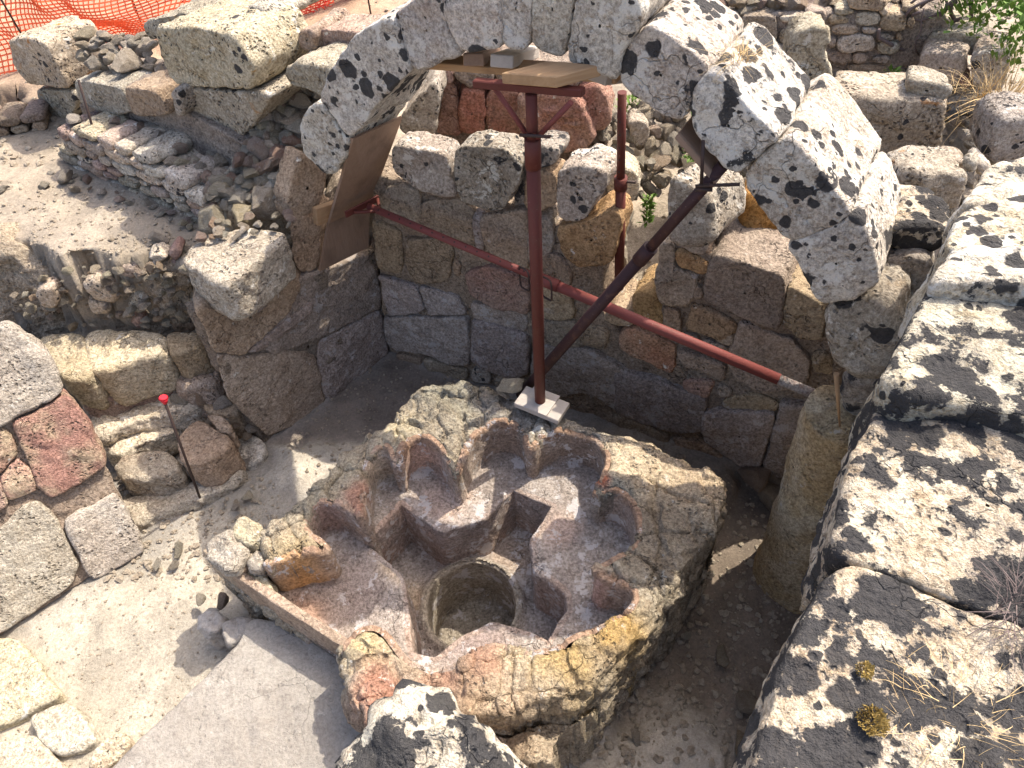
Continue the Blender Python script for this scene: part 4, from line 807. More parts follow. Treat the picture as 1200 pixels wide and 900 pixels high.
# flat stones bottom left floor
for i, q in enumerate(([(0, 745), (20, 748), (60, 800), (75, 815), (30, 835), (0, 850), (-60, 860), (-60, 760)], [(30, 840), (75, 820), (95, 835), (115, 870), (70, 885), (45, 870)], [(0, 870), (40, 862), (80, 900), (60, 950), (-60, 950), (-60, 870)], [(110, 875), (135, 855), (155, 868), (130, 900), (100, 905)])):
    tag(stone(zpoly(q, .045), (0, 0, -.12), 'cream', None, 'paving_stone', .02, .010, .02), ['pale worn paving stone at the left edge under the reddish wall', 'roundish pale paving stone between the left edge and the grey slab', 'pale paving stone in the very bottom left corner', 'small pale paving stone touching the grey slab at the bottom'][i], 'paving stone')
# ------------------------------------------------------------------ steel props
def px_vert(q, b): n = np.array([b[0], b[1], 0.0]); return on(q[0], q[1], b, n)
GP = 'steel props holding up the arch'
pb = at(633, 470, .80); ph = px_vert((617, 104), pb)[2]
sp = thing('steel_prop', pb, 'upright red steel prop standing on the font and holding timbers under the arch crown', 'prop', GP)
zc = px_vert((620, 165), pb)[2]
tube(pb + [0, 0, .005], [pb[0], pb[1], zc], .030, 'red', sp, 'outer_tube'); tube([pb[0], pb[1], zc - .05], [pb[0], pb[1], ph - .02], .0235, 'red', sp, 'inner_tube')
tube([pb[0], pb[1], zc - .12], [pb[0], pb[1], zc + .01], .034, 'red', sp, 'collar'); hd = PA.D
tube(np.array([pb[0], pb[1], zc + .03]) - hd * .04 - PA.h * .03, np.array([pb[0], pb[1], zc + .06]) + hd * .10 - PA.h * .04, .007, 'iron', sp, 'pin', 8)
beam(np.array([pb[0], pb[1], .80]) - [.07, -.045, 0], np.array([pb[0], pb[1], .80]) + [.07, -.045, 0], [.045, .07, 0], [0, 0, .004], 'greywood', sp, 'base_plate', .001)
hx = np.array([pb[0], pb[1], ph]); beam(at(556, 97, ph), at(684, 108, ph), PA.h * .018, [0, 0, .016], 'red', sp, 'head_beam')
for sgn in (-1, 1): tube(hx + hd * sgn * .17 - [0, 0, .02], hx + hd * sgn * .02 - [0, 0, .2], .011, 'brightred', sp, 'brace', 8)
# wooden foot board
fb = beam(pb + PA.D * -.13 + [0, 0, -.025], pb + PA.D * .15 + [0, 0, -.03], PA.h * .075, [0, 0, .018], 'greywood', None, 'foot_board'); tag(fb, 'short pale board under the foot of the upright red prop', 'board')
# timbers under crown
def timber(a, b, w_, t, mat, lab, nm='timber'):
    a, b = np.asarray(a, float), np.asarray(b, float); d = (b - a) / np.linalg.norm(b - a); s_ = np.cross(d, [0, 0, 1]); s_ /= np.linalg.norm(s_); o = beam(a, b, s_ * w_, np.cross(s_, d) * t, mat, None, nm); return tag(o, lab, 'timber')
zt = ph + .02 + .03
FL, FR, BR, BL = at(587, 85, zt + .022), at(652, 90, zt + .022), at(706, 76, zt + .022), at(640, 71, zt + .022); dn = np.array([0, 0, .022])
tag(beam((FL + FR) / 2 - dn, (BL + BR) / 2 - dn, (FR - FL) / 2, dn, 'newwood', None, 'timber'), 'thick fresh timber block lying across the head of the upright prop', 'timber')
zt2 = zt + .055
def along(px, off): return on(px[0], px[1], PA.o + PA.h * off, PA.N)
timber(along((505, 72), .16), along((728, 88), .16), .05, .016, 'newwood', 'long orange plank across the timbers just under the arch crown')
timber(along((555, 70), .06), along((575, 62), .45), .045, .025, 'wood', 'left packing timber wedged under the arch crown')
timber(along((588, 72), .05), along((620, 60), .45), .05, .025, 'greywood', 'grey middle packing timber wedged under the arch crown')
timber(along((690, 84), .10), along((745, 78), .4), .09, .03, 'greywood', 'pale right packing timber wedged under the arch crown')
# second upright prop, behind the arch
b2 = on(726, 300, PA.o + PA.h * .55, PA.N); t2 = on(729, 108, PA.o + PA.h * .50, PA.N)
s2 = thing('steel_prop', b2, 'thin upright red prop with punched holes behind the arch', 'prop', GP); m2 = b2 + (t2 - b2) * .5
tube(b2 - (t2 - b2) * .25, m2, .027, 'red', s2, 'outer_tube'); tube(m2, t2, .021, 'red', s2, 'inner_tube'); tube(m2 - (t2 - b2) * .04, m2 + (t2 - b2) * .03, .034, 'red', s2, 'collar')
tube(m2 - PA.D * .02, m2 + PA.D * .08 + [0, 0, .02], .007, 'iron', s2, 'pin', 8)
for k in range(6):
    p = m2 + (t2 - m2) * (.15 + .14 * k); tube(p - PA.h * .0225, p - PA.h * .0205, .005, 'iron', s2, 'hole', 8)
# diagonal prop
dA = on(610, 463, PA.o - PA.h * .02, PA.N); dB = on(848, 193, PA.o + PA.h * .02, PA.N)
s3 = thing('steel_prop', dA, 'dark diagonal prop running from the font up to the right side of the arch', 'prop', GP)
mm = dA + (dB - dA) * .72; tube(dA, mm, .030, 'darkred', s3, 'outer_tube'); tube(mm, dB, .024, 'darkred', s3, 'inner_tube'); tube(mm - (dB - dA) * .03, mm + (dB - dA) * .02, .035, 'darkred', s3, 'collar')
e1 = on(824, 165, PA.o - PA.h * .05, PA.N); e2 = on(822, 215, PA.o - PA.h * .05, PA.N); tube(e1, e2, .007, 'iron', s3, 'rod', 8)
e1 = on(815, 218, PA.o - PA.h * .05, PA.N); e2 = on(867, 216, PA.o - PA.h * .02, PA.N); tube(e1, e2, .007, 'iron', s3, 'pin', 8)
e1 = on(815, 222, PA.o - PA.h * .05, PA.N); e2 = on(835, 222, PA.o - PA.h * .03, PA.N); tube(e1, e2, .009, 'iron', s3, 'pin', 8)
beam(on(806, 142, PA.o + PA.h * .12, PA.N), on(852, 196, PA.o + PA.h * .12, PA.N), PA.h * .12, [.008, 0, .012], 'wood', s3, 'head_board')
# horizontal long tube
hA = on(432, 242, PA.o + PA.h * .22, PA.N); hB = on(978, 472, PA.o + PA.h * .22, PA.N); dv = hB - hA; Lh = np.linalg.norm(dv); du = dv / Lh
s4 = thing('steel_prop', (hA + hB) / 2, 'long red prop set crosswise between the left board and the column', 'prop', GP)
tube(hA, hA + dv * .47, .022, 'brightred', s4, 'inner_tube'); tube(hA + dv * .40, hA + dv * .90, .029, 'brightred', s4, 'outer_tube'); tube(hA + dv * .90, hB, .026, 'cement', s4, 'rusted_end')
tube(hA + dv * .40, hA + dv * .455, .035, 'brightred', s4, 'collar')
for k in range(14):
    p = hA + dv * (.03 + .027 * k); nn = -PA.h * .6 + np.array([0, 0, .8]); tube(p + nn * .0205, p + nn * .0228, .0055, 'iron', s4, 'hole', 8)
for k, f in ((0, .385), (1, .435)):
    c = hA + dv * f - PA.h * .03; pts = []
    for t in np.linspace(0, 2 * math.pi, 25): r = .055; x_ = r * np.sign(math.cos(t)) * abs(math.cos(t)) ** .5; y_ = r * 1.3 * np.sign(math.sin(t)) * abs(math.sin(t)) ** .5; pts.append(c + PA.D * x_ * .75 + np.array([0, 0, 1]) * (y_ - .02) - PA.h * .02 * math.cos(t))
    pipe(pts, .0055, 'iron', s4, 'handle')
hl = hA - du * .02
beam(hl + [0, 0, 0] + PL.D * .10 - PL.h * .0, hl - PL.D * .14 - PL.h * -.02, [0, 0, .022], PL.h * .006, 'red', s4, 'end_plate')
for sgn in (-1, 1): tube(hA + du * .08, hl + PL.D * .09 * sgn, .010, 'red', s4, 'brace', 8)
# plywood boards at the left jamb
def panel(pts, nrm, t, mat, nm, lab, parent=None):
    P = [np.asarray(p, float) for p in pts]; nrm = np.asarray(nrm, float); nrm /= np.linalg.norm(nrm)
    V = P + [p + nrm * t for p in P]; n = len(P); Fc = [list(range(n)), list(range(2 * n - 1, n - 1, -1))] + [[i, n + i, n + (i + 1) % n, (i + 1) % n] for i in range(n)]
    o = put(nm, V, Fc, mat, parent, False); 
    if lab: tag(o, lab, 'board')
    return o
q1, q2 = on(414, 163, PA.o + PA.h * .0, PA.N), on(472, 137, PA.o + PA.h * .42, PA.N)
q3, q4 = on(434, 240, PL.o - PL.h * .10, PL.N), on(386, 262, PL.o - PL.h * .10, PL.N)
panel([q1, q2, q3, q4], PL.h, .02, 'wood', 'plywood_board', 'upper weathered brown board leaning from the left arch foot')
q5, q6 = on(432, 290, PL.o - PL.h * .03, PL.N), on(375, 318, PL.o - PL.h * .03, PL.N)
q3b, q4b = on(433, 238, PL.o - PL.h * .07, PL.N), on(386, 258, PL.o - PL.h * .07, PL.N)
panel([q4b, q3b, q5, q6], PL.h, .02, 'wood', 'plywood_board', 'lower weathered brown board against the left wall below the crosswise prop')
timber(on(372, 252, PL.o - PL.h * .06, PL.N) + PL.D * -.02, on(395, 250, PL.o - PL.h * .06, PL.N) + PL.D * .15, .02, .055, 'newwood', 'fresh orange timber end sticking out beside the left boards')
# curved underside lagging plank between arch and board
# ------------------------------------------------------------------ stakes
def stake(q0, q1, z0, lab, top_red=False):
    b = at(*q1, z0); t = on(q0[0], q0[1], b + np.array([0, 0, 0]), np.array([b[0], b[1], 0]) / np.hypot(b[0], b[1]))
    s = thing('survey_stake', b, lab, 'stake'); tube(b - (t - b) * .1, t, .008, 'iron', s, 'rod', 10)
    if top_red:
        d = (t - b) / np.linalg.norm(t - b); tube(t - d * .03, t + d * .01, .012, 'capred', s, 'cap', 20, .026); tube(t + d * .01, t + d * .02, .027, 'capred', s, 'cap_top', 20, .020)
stake((192, 468), (236, 588), .02, 'thin iron stake with a bright red cap standing left of the font', True)
stake((92, 94), (126, 208), 1.22, 'thin rusty rod leaning on the upper left rubble wall')
# thin stick beside the capital
tag(tube(on(980, 438, PA.o - PA.h * .03, PA.N), on(984, 500, PA.o - PA.h * .03, PA.N), .012, 'newwood', None, 'wooden_stick', 8, .004), 'thin pointed pale wooden stick hanging in front of the column top', 'stick')
# ------------------------------------------------------------------ background
z6 = lambda s: Z(s, 850, 0, 3.43)
ap = thing('ruined_wall', at(620, 170, 1.4), 'broken curved wall with red-plastered stones seen through the arch', 'wall')
PP = Plane(at(500, 190, 1.35)[:2], at(720, 190, 1.35)[:2])
zp = lambda s: Z(s, 440, 0, 3.75)
core(ap, PP, [(510, 165), (515, 75), (700, 75), (712, 190), (620, 200)], .08, .4)
blk(PP, zp('260 590 290 480 280 360 360 370 365 585'), .3, 'pink', ap, 0); blk(PP, zp('370 400 410 390 480 400 482 600 365 590'), .35, 'pink', ap, -.03); blk(PP, zp('360 290 480 280 520 300 500 390 400 380 340 330'), .35, 'wall', ap, -.02)
blk(PP, zp('485 400 560 385 640 400 650 600 490 600'), .4, 'pink', ap, -.02); blk(PP, zp('640 400 780 410 880 420 940 540 960 620 880 680 700 640 640 590'), .55, 'pink', ap, -.08, rough=.02)
blk(PP, zp('900 390 980 370 1010 420 1035 500 1010 570 950 580 920 500'), .4, 'pink', ap, 0, rough=.02); blk(PP, zp('520 290 560 280 700 290 900 330 890 400 620 390 520 370'), .4, 'wall', ap, .02)
blk(PP, zp('100 580 130 500 250 360 275 370 280 450 250 590 180 610'), .35, 'lichen_bg', ap, -.25); blk(PP, zp('280 300 330 290 345 340 340 380 290 370'), .3, 'pink', ap, -.02)
# rubble slope behind the gap
rs = thing('rubble_heap', at(760, 220, 1.3), 'heap of small tan rubble stones behind the thin prop, seen through the arch', 'rubble')
for _ in range(420):
    px, py = random.uniform(695, 900), random.uniform(120, 290)
    if py > 300 - .0 * px: continue
    zz = 1.25 + (py < 240) * (240 - py) * .004
    if 735 < px < 810 and py > 235: continue
    rock(at(px, py, zz - .08), random.uniform(.03, .085), random.choice(['pale', 'yellow', 'pale', 'tan', 'cream']), rs, 'stone', 2, flat=.85)
blk(PP, Z('340 600 400 590 450 620 440 700 400 720 340 700', 600, 0, 3), .2, 'yellow', rs, -.35); blk(PP, Z('410 420 480 430 490 500 450 530 410 500', 600, 0, 3), .2, 'tan', rs, .0)
ob = tag(stone(Plane(at(865, 275, 1.5)[:2], at(930, 280, 1.5)[:2]).poly([(868, 232), (885, 225), (905, 255), (928, 275), (905, 280), (872, 274)]), (.1, .25, 0), 'orange', None, 'broken_block', .02, .012, .03), 'bright orange broken block behind the right side of the arch', 'stone')
# background masonry wall
bgw = thing('masonry_wall', at(950, 130, 1.45), 'coursed stone wall along the top right, behind the standing stone', 'wall')
PG = Plane(at(820, 95, 1.45)[:2], at(1110, 112, 1.45)[:2])
core(bgw, PG, [(800, 100), (820, 20), (860, 18), (1065, 14), (1110, 20), (1110, 112), (900, 105)], .05, .5)
wall_stones(bgw, PG, [(z6(s), m_) for s, m_ in (('62 60 205 62 212 175 62 178', 'tan'), ('0 55 65 55 55 90 0 90', 'yellow'), ('0 95 55 95 55 160 0 170', 'tan'), ('215 65 330 58 330 90 218 95', 'yellow'), ('215 120 248 115 248 180 215 180', 'tan'), ('250 98 275 95 278 130 252 130', 'tan'), ('320 45 410 45 410 95 320 95', 'tan'), ('435 40 520 35 520 62 435 62', 'pale'), ('415 70 500 68 500 98 415 98', 'yellow'), ('520 50 622 50 622 102 520 102', 'yellow'), ('425 105 535 105 535 138 425 138', 'tan'), ('545 112 612 112 612 138 545 140', 'tan'), ('620 70 680 55 732 60 730 128 620 128', 'tan'), ('410 145 450 145 450 200 410 200', 'rubblepink'), ('455 155 520 142 600 150 602 205 460 208', 'yellow'), ('608 140 680 138 682 168 608 168', 'tan'), ('612 172 700 170 700 220 615 220', 'yellow'), ('405 208 490 212 512 250 405 250', 'tan'), ('515 215 575 218 570 250 515 250', 'tan'), ('590 228 660 228 660 255 590 255', 'tan'), ('480 260 650 260 648 315 520 318', 'tan'), ('490 0 560 -20 648 0 640 40 500 42', 'ochre'), ('660 290 720 280 740 310 680 330', 'tan'), ('710 20 775 30 770 60 715 50', 'tan'), ('735 70 760 70 760 110 735 120', 'tan'), ('150 180 240 190 245 230 160 220', 'tan'), ('685 135 715 135 710 165 690 165', 'tan'), ('620 30 655 35 650 75 628 60', 'tan'))], .25, rough=.008, jit=.02)
courses(bgw, PG, [(830, 100), (835, 60), (870, 55), (920, 55), (930, 130), (870, 115)], (.05, .08), (.08, .16), ['tan', 'yellow'], .2, .03)
scatter(bgw, [(830, 5), (1060, 0), (1065, 16), (860, 22)], 1.95, 1.85, 70, .04, .10, ['tan', 'rubblepink', 'yellow'])
for q, s in (((862, 12), .14), ((900, 8), .12), ((930, 12), .12)): rock(at(*q, 1.8), s, 'rubblepink', bgw, 'stone', 4)
ss = tag(stone(Plane(at(925, 115, 1.9)[:2], at(978, 118, 1.9)[:2]).poly(z6('260 300 255 240 272 160 330 115 395 98 428 150 420 185 395 210 410 260 438 320 420 370 370 402 320 400 285 370')), (.03, .22, 0), 'lichen_bg', None, 'standing_stone', .02, .014, .02), 'upright waisted stone standing between the arch and the back masonry wall', 'stone')
# blocks right background
def single(pl, qs, dp, mat, lab, nm='stone_block', off=0, cat='stone', **kw): return tag(blk(pl, qs, dp, mat, None, off, name=nm, **kw), lab, cat)
PH = Plane(at(975, 190, 1.45)[:2], at(1100, 205, 1.45)[:2])
single(PH, z6('405 375 520 395 700 400 892 405 880 500 825 668 650 690 560 560 480 450'), .36, 'lichen_bg', 'huge weathered rectangular block behind the right side of the arch', rough=.015, rad=.03)
single(back(PH, .08), z6('448 335 560 345 720 360 718 392 450 382'), .16, 'pale', 'long thin slab lying on the huge weathered block', off=.06)
single(back(PH, .05), z6('725 330 760 318 905 350 900 400 725 392'), .2, 'pale', 'short rough slab at the right end of the huge weathered block')
PI = Plane(at(1070, 100, 1.6)[:2], at(1190, 118, 1.6)[:2])
single(PI, z6('790 205 850 210 975 225 930 345 765 310'), .35, 'tan', 'tan squared block left of the pitted one, top right')
single(back(PI, .12), z6('810 150 830 130 1040 135 1050 200 980 225 800 200'), .4, 'lichen_bg', 'rough flat block behind the tan squared block, top right', off=.1)
single(PI, z6('990 225 1030 210 1155 218 1110 375 985 345'), .35, 'lichen_grey', 'squared block densely pitted with black near the dry grass', off=-.05)
single(PI, z6('945 305 985 305 975 365 940 350'), .15, 'pink', 'small pink stone wedged below the two squared blocks', off=-.02)
single(PI, z6('895 390 1020 400 1030 430 1010 465 895 465'), .3, 'lichen_bg', 'low block under the tan squared block')
single(PI, z6('1020 400 1090 400 1100 470 1025 480'), .25, 'lichen_bg', 'low block under the black-pitted block')
single(PI, z6('860 475 920 480 910 560 870 565'), .2, 'pink', 'pinkish stone under the low blocks beside the huge block', off=.02); single(PI, z6('930 470 1010 470 1000 515 935 510'), .2, 'wall', 'small dark stone in the hollow below the low blocks', off=.05)
PJ = Plane(at(1050, 248, 1.55)[:2], at(1130, 248, 1.55)[:2])
single(PJ, z6('690 745 720 700 800 690 960 700 965 720 940 840 880 850 700 840'), .28, 'lichen_bg', 'rough knobbly block lying behind the lichen wall', off=0, rough=.02, rad=.025)
single(Plane(at(1155, 190, 1.7)[:2], at(1230, 190, 1.7)[:2]), z6('1060 610 1095 500 1160 478 1300 478 1300 640 1100 655 1060 655'), .3, 'lichen_grey', 'grey block pitted with black at the right edge below the dry grass')
single(PJ, z6('880 660 930 640 975 665 970 700 890 690'), .15, 'rubble', 'small dark stone behind the rough knobbly block', off=.15); single(PJ, z6('978 670 1000 650 1015 660 1000 700'), .08, 'pale', 'little pale pointed stone near the dry grass hollow', off=.05); single(PJ, z6('1015 665 1060 655 1070 690 1030 710'), .15, 'rubble', 'small dark stone beside the little pointed stone', off=.1)
zr = lambda s: Z(s, 800, 250, 3)
single(Plane(at(1030, 285, 2.05)[:2], at(1120, 290, 2.05)[:2]), zr('730 60 800 40 960 60 920 90 880 140 700 125 690 90'), .3, 'lichen_top', 'flat lichen-spotted slab between the arch foot and the lichen wall', rough=.015)
single(Plane(at(1035, 330, 1.9)[:2], at(1090, 340, 1.9)[:2]), zr('695 190 720 160 860 150 885 200 860 270 820 350 770 290'), .3, 'lichen_grey', 'triangular pinkish stone with black spots beside the arch foot')
single(Plane(at(1035, 380, 1.7)[:2], at(1080, 380, 1.7)[:2]), zr('700 320 760 300 810 330 790 400 765 450 720 400'), .3, 'blackstone', 'blackened stone between the capital and the lichen wall')
single(Plane(at(1035, 360, 1.7)[:2], at(1080, 360, 1.7)[:2]), zr('620 300 690 250 720 180 760 250 850 330 800 380 700 350'), .4, 'blackstone', 'dark stone filling behind the capital', off=.2)
# boulders in the upper right ground
fillr = thing('rubble_heap', at(1000, 230, 1.4), 'rubble filling the ground behind the right side of the arch', 'rubble')
scatter(fillr, [(880, 215), (1060, 240), (1040, 280), (860, 290)], 1.5, 1.5, 50, .03, .08, ['pale', 'rubble', 'tan'])
scatter(fillr, [(1040, 200), (1180, 190), (1180, 250), (1040, 260)], 1.5, 1.5, 40, .03, .08, ['lichen_bg', 'rubble'])
scatter(fillr, [(1090, 130), (1190, 130), (1180, 200), (1100, 200)], 1.45, 1.45, 40, .04, .09, ['wall', 'rubble'])
# ------------------------------------------------------------------ net fence
def fence():
    ft = thing('net_fence', at(200, 20, 1.3), 'sagging orange plastic mesh fence behind the upper left wall', 'fence')
    # base line and height along it
    key = [(-90, 118, 1.15), (30, 96, 1.0), (120, 62, .8), (230, 45, .75), (330, 28, .6), (430, 2, .35)]
    pts = [(at(q[0], q[1], 1.25), q[2]) for q in key]
    L = [0]
    for i in range(1, len(pts)): L.append(L[-1] + np.linalg.norm(pts[i][0] - pts[i - 1][0]))
    def P(s, t):
        x = [np.interp(s, L, [p[0][k] for p in pts]) for k in range(3)]; h = np.interp(s, L, [p[1] for p in pts]); f = fbm(np.array([[s * 1.3, t * 2, 0]]), 1, 3, 5)[0]
        return np.array([x[0] + .1 * f, x[1] + .22 * f + .12 * (1 - t) , x[2] + h * t * (1 + .07 * math.sin(s * 2.1)) + .02 * f])
    V = []; Fc = []
    def strip(a, b, w_):
        d = b - a; d /= np.linalg.norm(d); up = np.cross(d, [0, -1, .3]); up /= np.linalg.norm(up); n = len(V); t = np.cross(d, up) * .0015
        for p in (a, b):
            for s1, s2 in ((-1, -1), (1, -1), (1, 1), (-1, 1)): V.append(p + up * w_ * s1 + t * s2)
        for k in range(4): Fc.append([n + k, n + (k + 1) % 4, n + 4 + (k + 1) % 4, n + 4 + k])
    ns = int(L[-1] / .037); nt_ = 28
    grid = [[P(i * L[-1] / ns, j / nt_) for j in range(nt_ + 1)] for i in range(ns + 1)]
    for i in range(ns + 1):
        for j in range(nt_ + 1):
            if i < ns: strip(grid[i][j], grid[i + 1][j], .0062 if j not in (0, nt_) else .010)
            if j < nt_: strip(grid[i][j], grid[i][j + 1], .0048)
    me = mesh_from('net', np.array(V) - np.array(ft.location), Fc, 'net', False); link('net', me, ft, ft.location)
    # crumpled spare netting hanging on it
    V.clear(); Fc.clear()
    for k in range(150):
        s = random.uniform(L[-1] * .55, L[-1]); t = random.random(); a = P(s, t) + np.array([0, -.03, 0]); b = P(min(L[-1], s + random.uniform(.1, .3)), max(0, t + random.uniform(-.5, .2))) + np.array([0, -.05, 0]); strip(a, b, .004)
    me = mesh_from('crumpled_net', np.array(V) - np.array(ft.location), Fc, 'netred', False); link('crumpled_net', me, ft, ft.location)
    for s_ in (35, 162, 250, 353):
        i = np.interp(s_, [k[0] for k in key], L); b = P(i, 0); t = P(i, 1.05); tube(b - [0, 0, .05], t, .008, 'iron', ft, 'post', 8)
fence()
# thin post by the arch
tag(tube(at(437, 30, 1.3), at(437, 30, 1.3) + [0, 0, .5], .008, 'iron', None, 'survey_stake', 8), 'thin rusty rod just left of the arch top', 'stake')
# ------------------------------------------------------------------ plants
def leaves(name, base, r, h, n, mat, lab, cat, size=.03, blade=False):
    V = []; Fc = []
    for _ in range(n):
        a = random.uniform(0, 6.28); rr = r * math.sqrt(random.random()); hh = h * random.random()
        p = np.array(base) + [rr * math.cos(a), rr * math.sin(a), hh]; d = np.array([math.cos(a) * random.uniform(.2, 1), math.sin(a) * random.uniform(.2, 1), random.uniform(.2, 1.2)]); d += RNG.normal(0, .4, 3); d /= np.linalg.norm(d)
        s = np.cross(d, [.3, .1, 1]); s /= np.linalg.norm(s) + 1e-6; L_ = size * random.uniform(.6, 1.5); w_ = L_ * (.28 if not blade else .011); k = len(V)
        if blade:
            w_ = L_ * .012; cv = RNG.normal(0, .35, 3) + np.array([0, 0, -.5]); pp = []
            for q_ in range(5): u_ = q_ / 4; c_ = p + d * L_ * u_ + cv * L_ * u_ * u_ * .5; ww = w_ * (1 - u_ * .85); V += [c_ - s * ww, c_ + s * ww]
            for q_ in range(4): Fc += [[k + 2 * q_, k + 2 * q_ + 1, k + 2 * q_ + 3, k + 2 * q_ + 2]]
        else:
            V += [p, p + d * L_ * .5 + s * w_, p + d * L_, p + d * L_ * .5 - s * w_ + np.array([0, 0, .004])]; Fc += [[k, k + 1, k + 2], [k, k + 2, k + 3]]
    o = put(name, V, Fc, mat, None, False); return tag(o, lab, cat)
leaves('weed', at(1165, 25, 1.95), .35, .22, 900, 'green', 'green leafy weed in the top right corner', 'weed', .05)
leaves('weed', at(1190, 75, 1.9), .14, .2, 300, 'green', 'green weed at the right edge below the corner weed', 'weed', .04)
leaves('weed', at(807, 190, 1.45), .03, .32, 110, 'green', 'tall green weed stem in the rubble between the props', 'weed', .035)
leaves('weed', at(738, 128, 1.6), .08, .08, 120, 'green', 'low green weed behind the thin prop', 'weed', .03)
leaves('weed', at(758, 262, 1.1), .022, .20, 160, 'green', 'sparse green weed in the gap of the back wall', 'weed', .035)
leaves('weed', at(1043, 95, 1.6), .03, .08, 40, 'green', 'tiny green weed at the foot of the masonry wall', 'weed', .04)
leaves('dry_grass', at(868, 72, 2.75), .05, .03, 130, 'dry', 'tuft of dry grass between two voussoirs of the arch', 'grass', .09, True)
leaves('dry_grass', at(1172, 120, 1.80), .18, .05, 230, 'dry', 'long dry grass drooping over the blocks at the top right', 'grass', .22, True)
leaves('dry_grass', at(1130, 125, 1.75), .25, .05, 90, 'dry', 'sparse dry stalks beside the black-pitted block', 'grass', .16, True)
leaves('dry_grass', at(1025, 268, 2.15), .04, .03, 60, 'dry', 'small dry orange tuft at the base of the arch', 'grass', .05, True)
leaves('dry_grass', at(1120, 840, 2.36), .13, .01, 160, 'dry', 'dry stalks strewn on the near lichen block', 'grass', .055, True)
leaves('dead_twigs', at(1195, 722, 2.36), .07, .05, 120, 'branch', 'dead grey twigs in the joint at the right edge', 'twigs', .09, True)
leaves('moss', at(1012, 787, 2.36), .014, .012, 260, 'mossleaf', 'small round yellow moss cushion on the near lichen block', 'moss', .007)
leaves('moss', at(1022, 845, 2.36), .028, .004, 700, 'mossleaf', 'larger yellow moss patch on the near lichen block', 'moss', .006)
def branches():
    V = []; Fc = []; r = random.Random(5); b0 = at(1092, 52, 1.75)
    o = thing('dead_bush', b0, 'tangle of dark dead branches above the back wall', 'bush')
    for k in range(22):
        p = np.array(b0) + [r.uniform(-.3, .3), r.uniform(-.1, .3), r.uniform(-.1, .25)]; d = np.array([r.uniform(-1, 1), r.uniform(-.4, .4), r.uniform(-.2, 1)]); pts = [p]
        for i in range(5): d = d + RNG.normal(0, .35, 3); d /= np.linalg.norm(d); p = p + d * .07; pts.append(p)
        pipe(pts, r.uniform(.005, .013), 'branch', o, 'branch', 6)
branches()
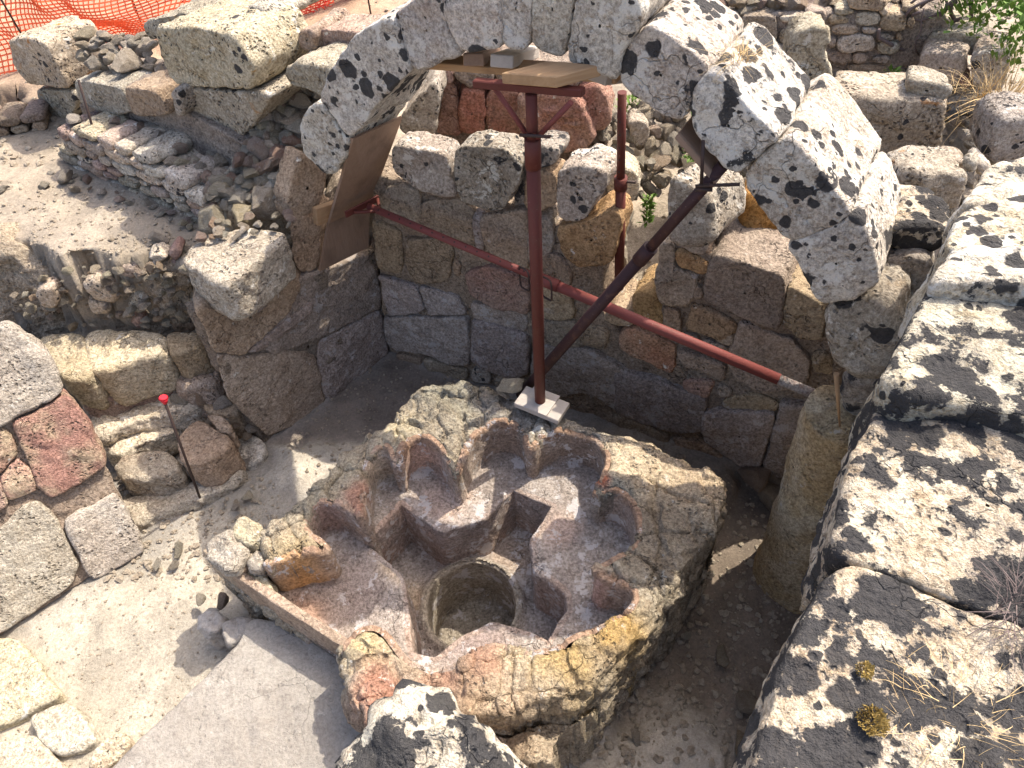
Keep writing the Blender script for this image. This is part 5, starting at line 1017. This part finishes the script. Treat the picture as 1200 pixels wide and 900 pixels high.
# ------------------------------------------------------------------ loose stones and gravel
for q, z_, s, lab in (((78, 213), 1.22, .09, 'larger loose stone on the upper terrace near the leaning rod'), ((90, 224), 1.22, .06, 'loose stone below the larger one on the upper terrace'), ((55, 220), 1.22, .07, 'left loose stone on the upper terrace'), ((188, 282), 1.22, .07, 'flat pale stone in front of the rubble wall on the terrace'), ((3, 225), 1.22, .06, 'loose stone at the left edge of the terrace'),
                     ((210, 646), 0, .05, 'loose stone right of the reddish wall end on the pit floor'), ((185, 662), 0, .04, 'small loose stone beside the reddish wall corner'), ((205, 662), 0, .04, 'small loose stone right of the wall corner'), ((490, 765), .0, .02, 'hidden chip'),
                     ((805, 745), -.12, .05, 'pale broken chip in the right trench'), ((845, 770), -.12, .07, 'flat grey stone in the right trench beside the pale chip'), ((880, 830), -.12, .12, 'large dark stone at the bottom of the right trench'), ((870, 875), -.12, .08, 'dark stone near the bottom edge of the right trench'), ((745, 865), -.05, .05, 'angular stone on the sunlit floor below the font'), ((905, 590), -.1, .16, 'dark boulder at the far end of the right trench beside the column'), ((885, 560), -.05, .16, 'dark boulder under the back wall in the right trench'), ((600, 455), .78, .09, 'pale broken stone beside the foot of the diagonal prop'), ((588, 462), .76, .06, 'small pale stone left of the prop foot')):
    if lab == 'hidden chip': continue
    tag(rock(at(q[0], q[1], z_), s, 'wall' if 'dark' in lab else 'pale', None, 'loose_stone', 4, flat=.55), lab, 'stone')
def gravel():
    V0, F0 = ico(1); V = []; Fc = []; n = 0; base = []
    for i in range(8): a, b = rock_shape(200 + i, 1, .6); base.append((a, np.array(b)))
    
    zones = [((0, 215), (230, 380), 1.22, 900, .005, .02), ((-20, 600), (420, 900), 0, 2200, .003, .013), ((120, 560), (330, 680), 0, 500, .008, .035), ((330, 420), (560, 560), 0, 700, .004, .02), ((650, 560), (960, 900), -.1, 1800, .004, .035), ((130, 280), (230, 380), 1.2, 200, .01, .03), ((720, 200), (830, 430), .9, 250, .008, .03), ((800, 0), (1200, 260), 1.5, 700, .01, .05), ((430, 0), (520, 60), 1.3, 60, .01, .03), ((0, 100), (80, 200), 1.2, 120, .01, .04)]
    AV = []; AF = []; cnt = 0
    for (a, b, z_, k, s0, s1) in zones:
        for _ in range(k):
            p = at(random.uniform(a[0], b[0]), random.uniform(a[1], b[1]), z_); zz = gz(p[0], p[1])
            if zz < -.3: continue
            v, f = random.choice(base); s = s0 + (s1 - s0) * random.random() ** 2.5; th = random.uniform(0, 6.28); c, s_ = math.cos(th), math.sin(th)
            w_ = v * s; w_ = np.stack([w_[:, 0] * c - w_[:, 1] * s_, w_[:, 0] * s_ + w_[:, 1] * c, w_[:, 2]], 1) + [p[0], p[1], zz + s * .25]; AV.append(w_); AF.append(f + cnt); cnt += len(v)
    V = np.concatenate(AV); Fc = np.concatenate(AF); me = mesh_from('gravel', V, Fc.tolist(), 'gravel', False); tag(link('gravel', me), 'small stones and grit scattered over the earth', kind='stuff')
gravel()
# extra rubble on walls around the arch feet
scatter(lw, [(225, 255), (345, 250), (335, 275), (240, 285)], 1.5, 1.5, 25, .02, .05, RB)

for o in list(bpy.data.objects):
    if o.parent is None and o.name.startswith('loose_stone'): o['group'] = 'loose stones lying in the ruin'
    if o.parent is None and o.name.startswith('paving_stone'): o['group'] = 'worn paving stones in the bottom left'
    if o.parent is None and o.name.startswith('timber'): o['group'] = 'timbers packed under the arch'
